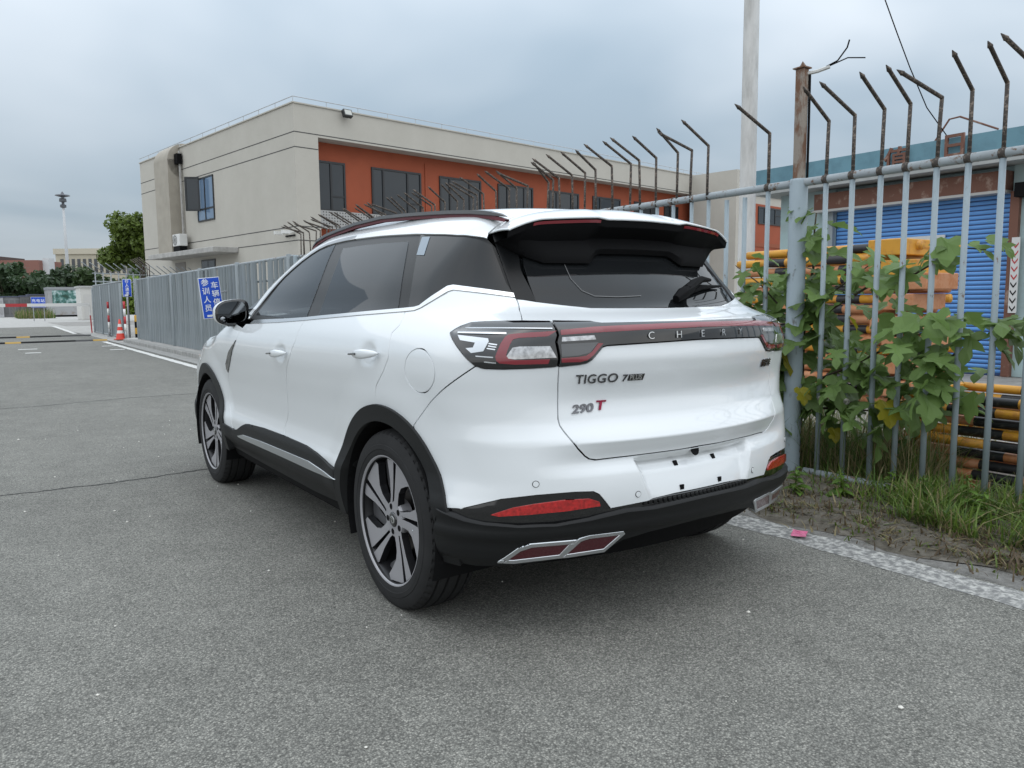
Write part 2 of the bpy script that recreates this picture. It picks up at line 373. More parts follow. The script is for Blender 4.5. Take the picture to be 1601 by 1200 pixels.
# outlines of the body panels on the car surface: (unrolled length, height) in metres
TR = {
 'tg_side': [(-0.3374,1.2079), (-0.3106,1.1709), (-0.3176,1.1359)],
 'tg_low': [(-0.4549,0.9863), (-0.4529,0.9443), (-0.453,0.9056), (-0.4534,0.8747), (-0.4527,0.8442), (-0.4524,0.803), (-0.4573,0.7809), (-0.4691,0.7626), (-0.4859,0.7407), (-0.5163,0.7015), (-0.5451,0.6734), (-0.5641,0.6613), (-0.5911,0.6557), (-0.6486,0.6567), (-0.708,0.6572), (-0.7491,0.6578), (-0.7916,0.6582), (-0.8357,0.6583), (-0.8874,0.6584), (-0.9419,0.658)],
 'lamp_top': [(-0.0699,1.0953), (-0.0736,1.107), (-0.0892,1.1179), (-0.1215,1.1299), (-0.1671,1.1327), (-0.2135,1.1338), (-0.2649,1.1341), (-0.3169,1.1343), (-0.3541,1.1336), (-0.3922,1.1328), (-0.4313,1.132), (-0.4704,1.1311), (-0.5099,1.1302), (-0.5568,1.1292), (-0.6027,1.1282), (-0.6217,1.1243), (-0.6414,1.122), (-0.6775,1.1221), (-0.7147,1.1221), (-0.7529,1.1222), (-0.7924,1.1222)],
 'lamp_bot': [(-0.0699,1.0953), (-0.1057,1.0623), (-0.1337,1.0353), (-0.1599,1.0082), (-0.1823,0.9886), (-0.2076,0.9801), (-0.2346,0.979), (-0.2615,0.9777), (-0.2921,0.9783), (-0.3233,0.9787), (-0.356,0.9789), (-0.387,0.98), (-0.4193,0.981), (-0.4528,0.982)],
 'bar_bot': [(-0.4528,0.982), (-0.4929,0.9845), (-0.5336,0.9869), (-0.5615,0.9909), (-0.5798,1.0005), (-0.6044,1.024), (-0.6252,1.0437), (-0.6435,1.048), (-0.6848,1.0492), (-0.7275,1.0503), (-0.7716,1.0514)],
 'bar_c': [(-0.9028,1.0564), (-0.9519,1.0567), (-1.0036,1.0569), (-1.0583,1.057), (-1.0818,1.121), (-1.0243,1.12), (-0.9704,1.119), (-0.9193,1.1179)],
 'split': [(-0.4355,1.1319), (-0.4461,1.1079), (-0.4523,1.086), (-0.4444,1.0643), (-0.4528,1.0203), (-0.4539,1.0042), (-0.4496,0.9821)],
 'red_l': [(-0.4472,1.1), (-0.4005,1.0983), (-0.3563,1.0964), (-0.2994,1.0924), (-0.2799,1.0895), (-0.2688,1.0829), (-0.256,1.0597), (-0.2468,1.0324), (-0.243,1.0187), (-0.2457,1.0068), (-0.2547,0.9977), (-0.3022,0.9931), (-0.3369,0.9931), (-0.3735,0.9929), (-0.4122,0.9926), (-0.4526,0.9922), (-0.4526,1.0083), (-0.4193,1.0083), (-0.3871,1.0082), (-0.3563,1.0081), (-0.3023,1.0082), (-0.282,1.0132), (-0.2752,1.0243), (-0.2795,1.04), (-0.2861,1.0594), (-0.2947,1.0742), (-0.3121,1.0786), (-0.344,1.0801), (-0.3773,1.0815), (-0.4133,1.0828), (-0.4508,1.0841)],
 'red_bar': [(-0.4664,1.1036), (-0.506,1.1054), (-0.5466,1.1072), (-0.5875,1.1089), (-0.6282,1.1106), (-0.6659,1.1123), (-0.7049,1.114), (-0.7452,1.1157), (-0.787,1.1174), (-0.7754,1.1012), (-0.7352,1.0993), (-0.6964,1.0975), (-0.6587,1.0955), (-0.6217,1.0936), (-0.5826,1.0917), (-0.5431,1.0897), (-0.5037,1.0878), (-0.4648,1.0858)],
 'red_barc': [(-0.7253,1.1051), (-0.763,1.1056), (-0.8019,1.106), (-0.8421,1.1064), (-0.884,1.1068), (-0.9262,1.1072), (-0.9704,1.1075), (-1.0167,1.1077), (-1.0654,1.1079), (-1.0604,1.0964), (-1.0121,1.0961), (-0.9662,1.0958), (-0.9224,1.0954), (-0.8804,1.0949), (-0.8388,1.0943), (-0.7988,1.0937), (-0.7601,1.093), (-0.7226,1.0923)],
 'red_r': [(-0.4616,1.01), (-0.5241,1.0123), (-0.557,1.0154), (-0.5815,1.0288), (-0.6075,1.0564), (-0.6261,1.0551), (-0.5852,1.0165), (-0.5611,1.0011), (-0.5332,0.9959), (-0.4971,0.9959), (-0.4616,0.996)],
 'clear_l': [(-0.2765,1.0204), (-0.2941,1.0476), (-0.3169,1.0512), (-0.3497,1.0512), (-0.384,1.0511), (-0.4201,1.0509), (-0.4437,1.0125), (-0.4058,1.0121), (-0.3695,1.0115), (-0.3351,1.0109), (-0.3023,1.0101), (-0.282,1.0132)],
 'clear_r': [(-0.4667,1.079), (-0.5085,1.0804), (-0.5508,1.0818), (-0.5931,1.0831), (-0.599,1.0688), (-0.5537,1.0675), (-0.5083,1.0661), (-0.4637,1.0647)],
 'grey_r': [(-0.461,1.056), (-0.4972,1.0569), (-0.534,1.0579), (-0.5709,1.0588), (-0.6077,1.0596), (-0.5717,1.025), (-0.5242,1.0163), (-0.4617,1.014)],
 'chr1': [(-0.103,1.0978), (-0.1396,1.0979), (-0.1739,1.0977), (-0.2069,1.0975), (-0.2391,1.0971), (-0.271,1.0965), (-0.2719,1.0907), (-0.2402,1.0915), (-0.2083,1.0921), (-0.1757,1.0926), (-0.1418,1.093), (-0.1056,1.0931)],
 'chr2': [(-0.1157,1.1102), (-0.1532,1.1104), (-0.1891,1.1104), (-0.2241,1.1104), (-0.2582,1.1102), (-0.2922,1.1099), (-0.3261,1.1095), (-0.3604,1.109), (-0.3955,1.1084), (-0.432,1.1077), (-0.4315,1.105), (-0.3953,1.1058), (-0.3604,1.1064), (-0.3263,1.107), (-0.2927,1.1074), (-0.2591,1.1077), (-0.2251,1.1079), (-0.1905,1.108), (-0.1548,1.108), (-0.1175,1.1079)],
 'hook': [(-0.1089,1.0869), (-0.1469,1.0839), (-0.1821,1.0807), (-0.2156,1.0773), (-0.2192,1.0676), (-0.2063,1.0363), (-0.1697,1.0301), (-0.1498,1.0455), (-0.1729,1.0478), (-0.1765,1.0635), (-0.1248,1.0706)],
 'ln1': [(-0.2199,1.0629), (-0.2466,1.0589), (-0.2459,1.0551), (-0.2196,1.059)],
 'ln2': [(-0.219,1.0551), (-0.2448,1.0508), (-0.2439,1.0477), (-0.2187,1.0516)],
 'ln3': [(-0.2162,1.0473), (-0.2416,1.0434), (-0.2409,1.0399), (-0.2158,1.0438)],
 'ln4': [(-0.1836,1.0224), (-0.2366,1.0187), (-0.2359,1.0152), (-0.1849,1.0189)],
 'ln5': [(-0.2098,1.0041), (-0.2458,1.0001), (-0.245,0.9969), (-0.2105,1.0005)],
 'glass_bot': [(-0.3411,1.211), (-0.3858,1.205), (-0.4342,1.1991), (-0.4831,1.195), (-0.5333,1.1909), (-0.583,1.1868), (-0.631,1.1832), (-0.6619,1.1796), (-0.6932,1.176), (-0.7304,1.1753), (-0.7687,1.1746), (-0.8082,1.1739), (-0.8603,1.1736), (-0.9148,1.1732), (-0.9724,1.1727), (-1.0336,1.1722)],
 'glass_side': [(-0.4364,1.2007), (-0.4608,1.2326), (-0.4872,1.265), (-0.5245,1.3093), (-0.5522,1.3546)],
 'dpil_f': [(-0.5052,1.4503), (-0.496,1.4125), (-0.4811,1.3755), (-0.4585,1.3388), (-0.4227,1.2976), (-0.3784,1.2571), (-0.334,1.2175), (-0.3364,1.2063)],
 'dpil_r': [(-0.5877,1.4725), (-0.5757,1.4309), (-0.5587,1.3899), (-0.5376,1.3514), (-0.5076,1.3133), (-0.4729,1.2555), (-0.4355,1.1994)],
 'dlo_up_o_u': [(-0.2567,0.4664), (-0.1902,0.4592), (-0.1095,0.4598), (-0.0127,0.4651), (0.0616,0.468), (0.1418,0.472), (0.2293,0.4774), (0.316,0.4813), (0.4086,0.4861), (0.5061,0.4912), (0.6088,0.4966), (0.7535,0.4996), (0.9091,0.5031), (1.0276,0.5033), (1.1571,0.5048), (1.2656,0.4944), (1.3974,0.488), (1.3327,0.464), (1.4218,0.4435), (1.5205,0.4234), (1.5887,0.3886), (1.6681,0.3545), (1.7111,0.3168), (1.7642,0.28), (1.8004,0.2427), (1.8192,0.2044), (1.8008,0.1505)],
 'dlo_up_o': [(-0.4986,1.4583), (-0.4576,1.4695), (-0.4143,1.4779), (-0.3456,1.4881), (-0.2611,1.494), (-0.1258,1.5004), (0.0293,1.5076), (0.116,1.5121), (0.2086,1.5172), (0.3061,1.5224), (0.4088,1.528), (0.5535,1.5312), (0.7091,1.5346), (0.8276,1.5347), (0.9571,1.5352), (1.0656,1.5236), (1.1974,1.513), (1.1336,1.4911), (1.2336,1.4669), (1.3547,1.4423), (1.4791,1.4023), (1.633,1.362), (1.7685,1.3181), (1.9166,1.2739), (2.0408,1.2289), (2.1281,1.1836), (2.1508,1.1188)],
 'dlo_up_i': [(-0.4986,1.4379), (-0.473,1.442), (-0.4468,1.447), (-0.4044,1.4543), (-0.3423,1.4635), (-0.2713,1.4697), (-0.1641,1.4764), (-0.0097,1.4837), (0.0777,1.4881), (0.1672,1.4931), (0.262,1.4983), (0.3621,1.5038), (0.5034,1.5064), (0.6546,1.5093), (0.7657,1.5068), (0.8834,1.5043), (1.0048,1.4988), (1.1395,1.4936), (1.1034,1.4745), (1.2088,1.4492), (1.3325,1.4233), (1.4668,1.3822), (1.6252,1.3404), (1.7461,1.3007), (1.8736,1.2609), (1.9744,1.2199), (2.0418,1.1788), (2.0388,1.1086)],
 'dlo_lo_i': [(-0.3529,1.2289), (-0.3139,1.2339), (-0.2757,1.239), (-0.2379,1.2441), (-0.1918,1.2499), (-0.1443,1.2559), (-0.0941,1.2621), (-0.0536,1.2583), (0.0198,1.2391), (0.0825,1.2197), (0.1694,1.1879), (0.2049,1.1822), (0.2776,1.1783), (0.3569,1.1745), (0.4411,1.1705), (0.531,1.1663), (0.6277,1.1619), (0.7311,1.1572), (0.8404,1.1523), (0.9554,1.1471), (1.0768,1.1416), (1.2477,1.1329), (1.3875,1.1278), (1.5376,1.1223), (1.6922,1.1181), (1.859,1.1135), (2.0388,1.1086)],
 'dlo_lo_o': [(-0.3368,1.2143), (-0.2939,1.219), (-0.2523,1.2237), (-0.2112,1.2285), (-0.1637,1.2335), (-0.1147,1.2385), (-0.0634,1.2437), (-0.022,1.2375), (0.0348,1.2209), (0.0867,1.2041), (0.162,1.179), (0.2031,1.1695), (0.2778,1.1649), (0.3538,1.1614), (0.435,1.1576), (0.5223,1.1537), (0.6167,1.1495), (0.7192,1.1446), (0.827,1.1393), (0.9404,1.1338), (1.0599,1.128), (1.2288,1.1191), (1.3507,1.1138), (1.4806,1.1082), (1.6195,1.1023), (1.7651,1.0976), (1.9202,1.0926), (2.0851,1.0872)],
 'dlo_rear': [(-0.4986,1.4379), (-0.4896,1.4024), (-0.4752,1.3675), (-0.4542,1.333), (-0.4246,1.2977), (-0.3894,1.263), (-0.3529,1.2289)],
 'gl_f': [(1.9584,1.1146), (2.0048,1.1788), (1.9047,1.2329), (1.763,1.2866), (1.6222,1.3262), (1.4938,1.3653), (1.3456,1.3979), (1.2176,1.4298), (1.0767,1.4552), (0.9356,1.4758), (0.9381,1.4197), (0.9869,1.3658), (1.0591,1.3135), (1.1316,1.2685), (1.2026,1.2243), (1.248,1.1806), (1.2492,1.1378), (1.3919,1.1328), (1.5453,1.1275)],
 'gl_r': [(1.1014,1.1442), (1.0994,1.1845), (1.0566,1.2257), (0.992,1.2673), (0.9256,1.3097), (0.8489,1.3626), (0.7944,1.4171), (0.7849,1.4737), (0.6557,1.4735), (0.5333,1.4733), (0.3393,1.4694), (0.2027,1.4638), (0.0759,1.4586), (0.0796,1.418), (0.1071,1.3788), (0.1485,1.3407), (0.197,1.3037), (0.2536,1.2614), (0.3035,1.22), (0.3299,1.1795), (0.4131,1.1751), (0.5015,1.1705), (0.596,1.1657), (0.6974,1.1605)],
 'gap_bc': [(0.887,1.5015), (0.8694,1.4563), (0.8911,1.4124), (0.9396,1.3696), (1.0033,1.3277), (1.0745,1.2866), (1.1485,1.2459), (1.2119,1.2055), (1.2421,1.1656), (1.2438,1.1263), (1.2543,1.0846), (1.2644,1.0178), (1.3228,0.9476), (1.3883,0.883), (1.4489,0.7896), (1.4485,0.7542), (1.4625,0.7036), (1.4718,0.6532), (1.5282,0.5641)],
 'gap_cd': [(-0.0099,1.4824), (-0.0212,1.4294), (0.0229,1.3787), (0.0815,1.3298), (0.1341,1.2916), (0.1874,1.2542), (0.2323,1.2176), (0.2579,1.1816), (0.2727,1.1651), (0.2672,1.1391), (0.2647,1.1133), (0.288,1.0868), (0.275,1.0547), (0.2672,0.9962), (0.3082,0.9407), (0.3718,0.8817), (0.3975,0.8102)],
 'gap_ab': [(2.2517,1.0378), (2.2384,0.9952), (2.2941,0.9307), (2.3934,0.8682), (2.4549,0.8189), (2.5041,0.7626), (2.5355,0.6936), (2.5277,0.5748), (2.4685,0.5161), (2.4358,0.4545)],
 'gap_qb': [(-0.1831,0.9879), (-0.1606,0.9635), (-0.137,0.9386), (-0.1112,0.913), (-0.0828,0.8866), (-0.075,0.89), (-0.0451,0.8651), (-0.0104,0.8389), (0.0308,0.8117), (0.0725,0.7841), (0.1175,0.7554)],
 'fuel': [(-0.0339,0.9666), (-0.0074,0.9102), (0.0641,0.881), (0.1271,0.8992), (0.1461,0.9547), (0.1184,1.0124), (0.0594,1.0378), (-0.0115,1.0188)],
 'archR': [(0.737,0.4845), (0.7452,0.5219), (0.7592,0.5582), (0.7515,0.6006), (0.7256,0.6462), (0.6699,0.6905), (0.6159,0.7335), (0.4965,0.7869), (0.3938,0.8105), (0.2893,0.8113), (0.1983,0.794), (0.1168,0.7595), (0.0851,0.7339), (0.0533,0.7089), (0.0236,0.6723), (-0.0056,0.6364), (-0.0217,0.6011), (-0.0443,0.5682), (-0.0655,0.5323), (-0.0846,0.4965)],
 'archF': [(3.5872,0.7103), (3.2954,0.7851), (2.9847,0.813), (2.7691,0.7713), (2.7016,0.7143), (2.6321,0.6588), (2.5769,0.5899), (2.4892,0.5267), (2.3861,0.4412)],
 'sill_t': [(2.3861,0.4412), (2.3126,0.4522), (2.2111,0.4884), (2.1259,0.509), (1.8319,0.5221), (1.6553,0.5241), (1.4902,0.5259), (1.3329,0.5239), (1.1854,0.5221), (1.0399,0.5093), (0.8967,0.4891), (0.7794,0.4817), (0.737,0.4845)],
 'sill_b': [(1.9954,0.3263), (1.8436,0.3258), (1.7002,0.3253), (1.5644,0.3248), (1.4357,0.3244), (1.3071,0.3224), (1.1852,0.3205), (1.0695,0.3188), (0.9593,0.3171), (0.8294,0.3129), (0.7173,0.3059)],
 'sill_c': [(2.2884,0.4207), (2.1762,0.4413), (1.992,0.4471), (1.8198,0.4526), (1.6414,0.4551), (1.475,0.4574), (1.3496,0.4589), (1.2307,0.4603), (1.1176,0.4616), (0.9594,0.4485), (0.7741,0.439), (0.9026,0.4277), (1.0408,0.4246), (1.1782,0.4235), (1.3243,0.423), (1.4802,0.4223), (1.6214,0.4208), (1.7711,0.4192), (1.9302,0.4175), (2.0994,0.4157), (2.2596,0.4157)],
 'bump_lo': [(-0.0846,0.4965), (-0.1387,0.5009), (-0.135,0.5), (-0.1679,0.512), (-0.1997,0.5231), (-0.2312,0.5335), (-0.2623,0.5432), (-0.2896,0.5473), (-0.3168,0.5508), (-0.3441,0.5537), (-0.3722,0.556), (-0.403,0.5567), (-0.435,0.5569), (-0.468,0.5569), (-0.5019,0.5568), (-0.5341,0.5548), (-0.5664,0.5527), (-0.5877,0.5407), (-0.6094,0.5132), (-0.6274,0.4881), (-0.6264,0.4865), (-0.6616,0.489), (-0.6979,0.4912), (-0.7352,0.4933), (-0.7737,0.4951), (-0.8192,0.4984), (-0.8666,0.5014), (-0.9162,0.5039)],
 'gloss_lo': [(-0.17,0.4629), (-0.211,0.4585), (-0.2451,0.458), (-0.2786,0.4563), (-0.3121,0.4532), (-0.3415,0.4537), (-0.3716,0.4534), (-0.403,0.4521), (-0.4358,0.4506), (-0.475,0.4537), (-0.5152,0.4564), (-0.5558,0.4589), (-0.5881,0.4631), (-0.6201,0.4669), (-0.6535,0.4706), (-0.6883,0.474)],
 'refl': [(-0.2304,0.4893), (-0.2648,0.5033), (-0.2989,0.516), (-0.3313,0.5216), (-0.3644,0.5264), (-0.3976,0.5289), (-0.432,0.5308), (-0.4678,0.5326), (-0.5101,0.531), (-0.5532,0.5291), (-0.5878,0.5155), (-0.5925,0.4997), (-0.5508,0.4979), (-0.5091,0.4957), (-0.4681,0.4933), (-0.4349,0.4931), (-0.4027,0.4927), (-0.3718,0.492), (-0.342,0.4905), (-0.3129,0.4895), (-0.2843,0.4876), (-0.2556,0.4849)],
 'low_bot': [(-0.0377,0.315), (-0.0844,0.3155), (-0.1244,0.3124), (-0.1608,0.3066), (-0.1959,0.3102), (-0.2299,0.3121), (-0.2638,0.3184), (-0.2977,0.3233), (-0.3323,0.3271), (-0.3681,0.3297), (-0.4058,0.3315), (-0.4451,0.333), (-0.4823,0.3339), (-0.5201,0.3346), (-0.5585,0.3349), (-0.5968,0.3351), (-0.6341,0.3349), (-0.6664,0.3592), (-0.6996,0.3832), (-0.7389,0.3862), (-0.7797,0.3888), (-0.822,0.391), (-0.8661,0.3927), (-0.9212,0.3971), (-0.9796,0.4006)],
 'exh1o': [(-0.2353,0.322), (-0.2721,0.3512), (-0.3073,0.3789), (-0.3471,0.3927), (-0.3779,0.3931), (-0.4103,0.3929), (-0.4438,0.3925), (-0.4786,0.3919), (-0.5141,0.3911), (-0.4856,0.3593), (-0.4554,0.327), (-0.4188,0.3264), (-0.3837,0.3256), (-0.35,0.3244), (-0.3178,0.3223), (-0.2866,0.3191)],
 'exh2o': [(-0.4458,0.3261), (-0.4723,0.3499), (-0.498,0.3735), (-0.5225,0.3968), (-0.5582,0.405), (-0.6016,0.4051), (-0.6445,0.4047), (-0.6885,0.404), (-0.6975,0.3931), (-0.6765,0.3722), (-0.6559,0.3511), (-0.6356,0.3298), (-0.5989,0.3292), (-0.5611,0.3283), (-0.5231,0.3271), (-0.4855,0.3257)],
 'plate': [(-0.7355,0.6509), (-0.736,0.6163), (-0.7431,0.5798), (-0.7565,0.5383), (-0.7737,0.4951)],
 'sens': [(-0.3665,0.5952), (-0.7303,0.5264)],
 'hole': [(-0.9118,0.6344), (-0.9221,0.5266)],
 'txt': [(-0.5215,0.9355), (-0.5616,0.9354), (-0.6016,0.9351), (-0.6404,0.9348), (-0.6778,0.9344), (-0.7163,0.934), (-0.7561,0.9334), (-0.7972,0.9327), (-0.7637,0.9187), (-0.731,0.9048), (-0.6985,0.891), (-0.6659,0.8773), (-0.6323,0.864), (-0.5932,0.851), (-0.5521,0.8384), (-0.5117,0.826), (-0.5518,0.8294), (-0.5925,0.8329), (-0.6323,0.8363), (-0.6682,0.8399)],
 'txt2': [(-0.7959,1.0867), (-0.7946,1.0645), (-0.8344,1.0682), (-0.8756,1.0719), (-0.9184,1.0756), (-0.9632,1.0793), (-1.0101,1.083), (-1.0595,1.0867), (-1.0585,1.0633)],
 'wiper': [(-1.1114,1.1965), (-1.1962,1.2212), (-1.3283,1.2573), (-1.4298,1.253), (-1.5896,1.2488)],
 'hand': [(0.5973,0.9858), (0.4729,0.9965), (0.3594,1.0062), (0.436,1.002), (0.5174,0.9976), (0.6043,0.9928), (0.697,0.9877), (0.7947,0.9823), (0.8974,0.9766), (1.0055,0.9706), (1.1194,0.9643), (1.2397,0.9576), (1.3668,0.9506), (1.5014,0.9432), (1.6442,0.9352), (1.3858,0.9547)],
 'vent': [(2.242,0.9902), (2.4006,0.9129), (2.5097,0.8352), (2.5194,0.8047), (2.4967,0.7818), (2.3815,0.8689)],
 'wline': [(-0.7007,1.3374), (-0.6902,1.2825), (-0.7051,1.2379), (-0.7443,1.2172), (-0.7931,1.2154), (-0.8439,1.2136), (-0.896,1.2153), (-0.9509,1.2171)],
}
# ================================================================== the car
M_WHITE = plain('white_car_paint', (.68, .705, .72), rough=.28, coat=1.0, coatr=.02)
M_PLAST = plain('black_textured_plastic', (.0085, .009, .0095), rough=.5, spec=.28, bump=.05, bscale=900)
M_GLOSS = plain('gloss_black', (.004, .004, .005), rough=.06, coat=1.0, coatr=.02)
M_BLACK = plain('matt_black', (.004, .004, .0045), rough=.7, spec=.12)
M_LINER = plain('wheel_well_liner', (.006, .006, .0065), rough=.8, spec=.15)
M_CHROME = plain('satin_chrome', (.70, .71, .72), rough=.16, metal=1.0)
M_SILVER = plain('silver_trim', (.55, .57, .59), rough=.28, metal=.9)
M_BADGE = plain('dark_chrome', (.16, .16, .17), rough=.22, metal=1.0)
M_RED = plain('red_lens', (.19, .012, .022), rough=.08, coat=1.0)
M_REDD = plain('dark_red_trim', (.06, .005, .010), rough=.25, coat=.6)
M_REFL = plain('red_reflector', (.36, .012, .012), rough=.12, coat=1.0, var=.45, vscale=90)
M_CLEAR = plain('clear_lens', (.42, .42, .43), rough=.12, metal=.7, coat=1.0, var=.5, vscale=60)
M_GREYL = plain('smoked_lens', (.075, .078, .082), rough=.1, metal=.3, coat=1.0)
M_TYRE = plain('tyre_rubber', (.017, .017, .0175), rough=.8, spec=.3, var=.25, vscale=9)
M_RIM = plain('machined_alloy', (.34, .335, .35), rough=.42, metal=.35)
M_RIMD = plain('dark_alloy', (.018, .018, .02), rough=.35, metal=.3)
M_DISC = plain('brake_disc', (.18, .17, .16), rough=.4, metal=.9)
M_SEAT = plain('dark_seat_cloth', (.02, .02, .022), rough=.9)
M_RAIL = plain('roof_rail_black', (.02, .021, .022), rough=.35, coat=.15)
M_FRAME = plain('window_frame_black', (.007, .0075, .008), rough=.32, spec=.22)
M_SCREW = plain('blue_grey_film', (.20, .25, .30), rough=.3)

def glass_mat(name, tint, body):
    m, n, l, b = base_mat(name)
    n.remove(b)
    tr = n.new('ShaderNodeBsdfTransparent'); tr.inputs[0].default_value = (*tint, 1)
    df = n.new('ShaderNodeBsdfDiffuse'); df.inputs[0].default_value = (*body, 1)
    gl = n.new('ShaderNodeBsdfGlossy'); gl.inputs['Roughness'].default_value = .015; gl.inputs[0].default_value = (.86, .89, .92, 1)
    ad = n.new('ShaderNodeMixShader'); ad.inputs[0].default_value = .5
    l.new(tr.outputs[0], ad.inputs[1]); l.new(df.outputs[0], ad.inputs[2])
    fr = n.new('ShaderNodeFresnel'); fr.inputs[0].default_value = 1.36
    mx = n.new('ShaderNodeMixShader')
    l.new(fr.outputs[0], mx.inputs[0]); l.new(ad.outputs[0], mx.inputs[1]); l.new(gl.outputs[0], mx.inputs[2])
    l.new(mx.outputs[0], n['Material Output'].inputs['Surface'])
    return m
M_GLASS = glass_mat('privacy_glass', (.10, .105, .11), (.012, .013, .014))
M_GLASSQ = plain('dark_privacy_glass', (.010, .011, .012), rough=.02, spec=.30)
M_GLASSF = glass_mat('front_glass', (.34, .37, .37), (.012, .014, .014))
M_MIRROR = plain('mirror_silver', (.20, .21, .22), rough=.03, metal=1.0)

# ---- panel machinery: outlines drawn on the smooth body surface
def loop_len(L):
    L = np.asarray(L, float); return np.hypot(*(np.roll(L, -1, 0) - L).T).sum()
def resample(L, d):
    out = []
    n = len(L)
    for i in range(n):
        a = np.array(L[i], float); b = np.array(L[(i + 1) % n], float)
        k = max(1, int(math.ceil(np.hypot(*(b - a)) / d)))
        out += [a + (b - a) * j / k for j in range(k)]
    out = np.array(out)
    keep = np.hypot(*(out - np.roll(out, 1, 0)).T) > 2e-4
    return out[keep]
def inset(L, g):
    L = np.asarray(L, float)
    ar = .5 * np.sum(L[:, 0] * np.roll(L[:, 1], -1) - np.roll(L[:, 0], -1) * L[:, 1])
    e0 = L - np.roll(L, 1, 0); e1 = np.roll(L, -1, 0) - L
    e0 /= np.linalg.norm(e0, axis=1)[:, None] + 1e-12; e1 /= np.linalg.norm(e1, axis=1)[:, None] + 1e-12
    sg = 1 if ar > 0 else -1
    n0 = np.stack([-e0[:, 1], e0[:, 0]], 1) * sg; n1 = np.stack([-e1[:, 1], e1[:, 0]], 1) * sg
    nn = n0 + n1; nn /= np.maximum(np.linalg.norm(nn, axis=1)[:, None], .3)
    k = np.clip(1 / np.maximum((nn * n0).sum(1), .4), 1, 2)
    return L + nn * (g * k)[:, None]
def inside(pts, L):
    L = np.asarray(L); x, y = pts[:, 0][:, None], pts[:, 1][:, None]
    x0, y0 = L[:, 0], L[:, 1]; x1, y1 = np.roll(x0, -1), np.roll(y0, -1)
    c = ((y0 > y) != (y1 > y)) & (x < (x1 - x0) * (y - y0) / (y1 - y0 + 1e-15) + x0)
    return c.sum(1) % 2 == 1
def bdist(pts, L):
    L = np.asarray(L); a = L; b = np.roll(L, -1, 0); d = b - a
    t = np.clip(((pts[:, None, :] - a) * d).sum(2) / ((d * d).sum(1) + 1e-15), 0, 1)
    return np.sqrt((((a + t[..., None] * d) - pts[:, None, :]) ** 2).sum(2)).min(1)

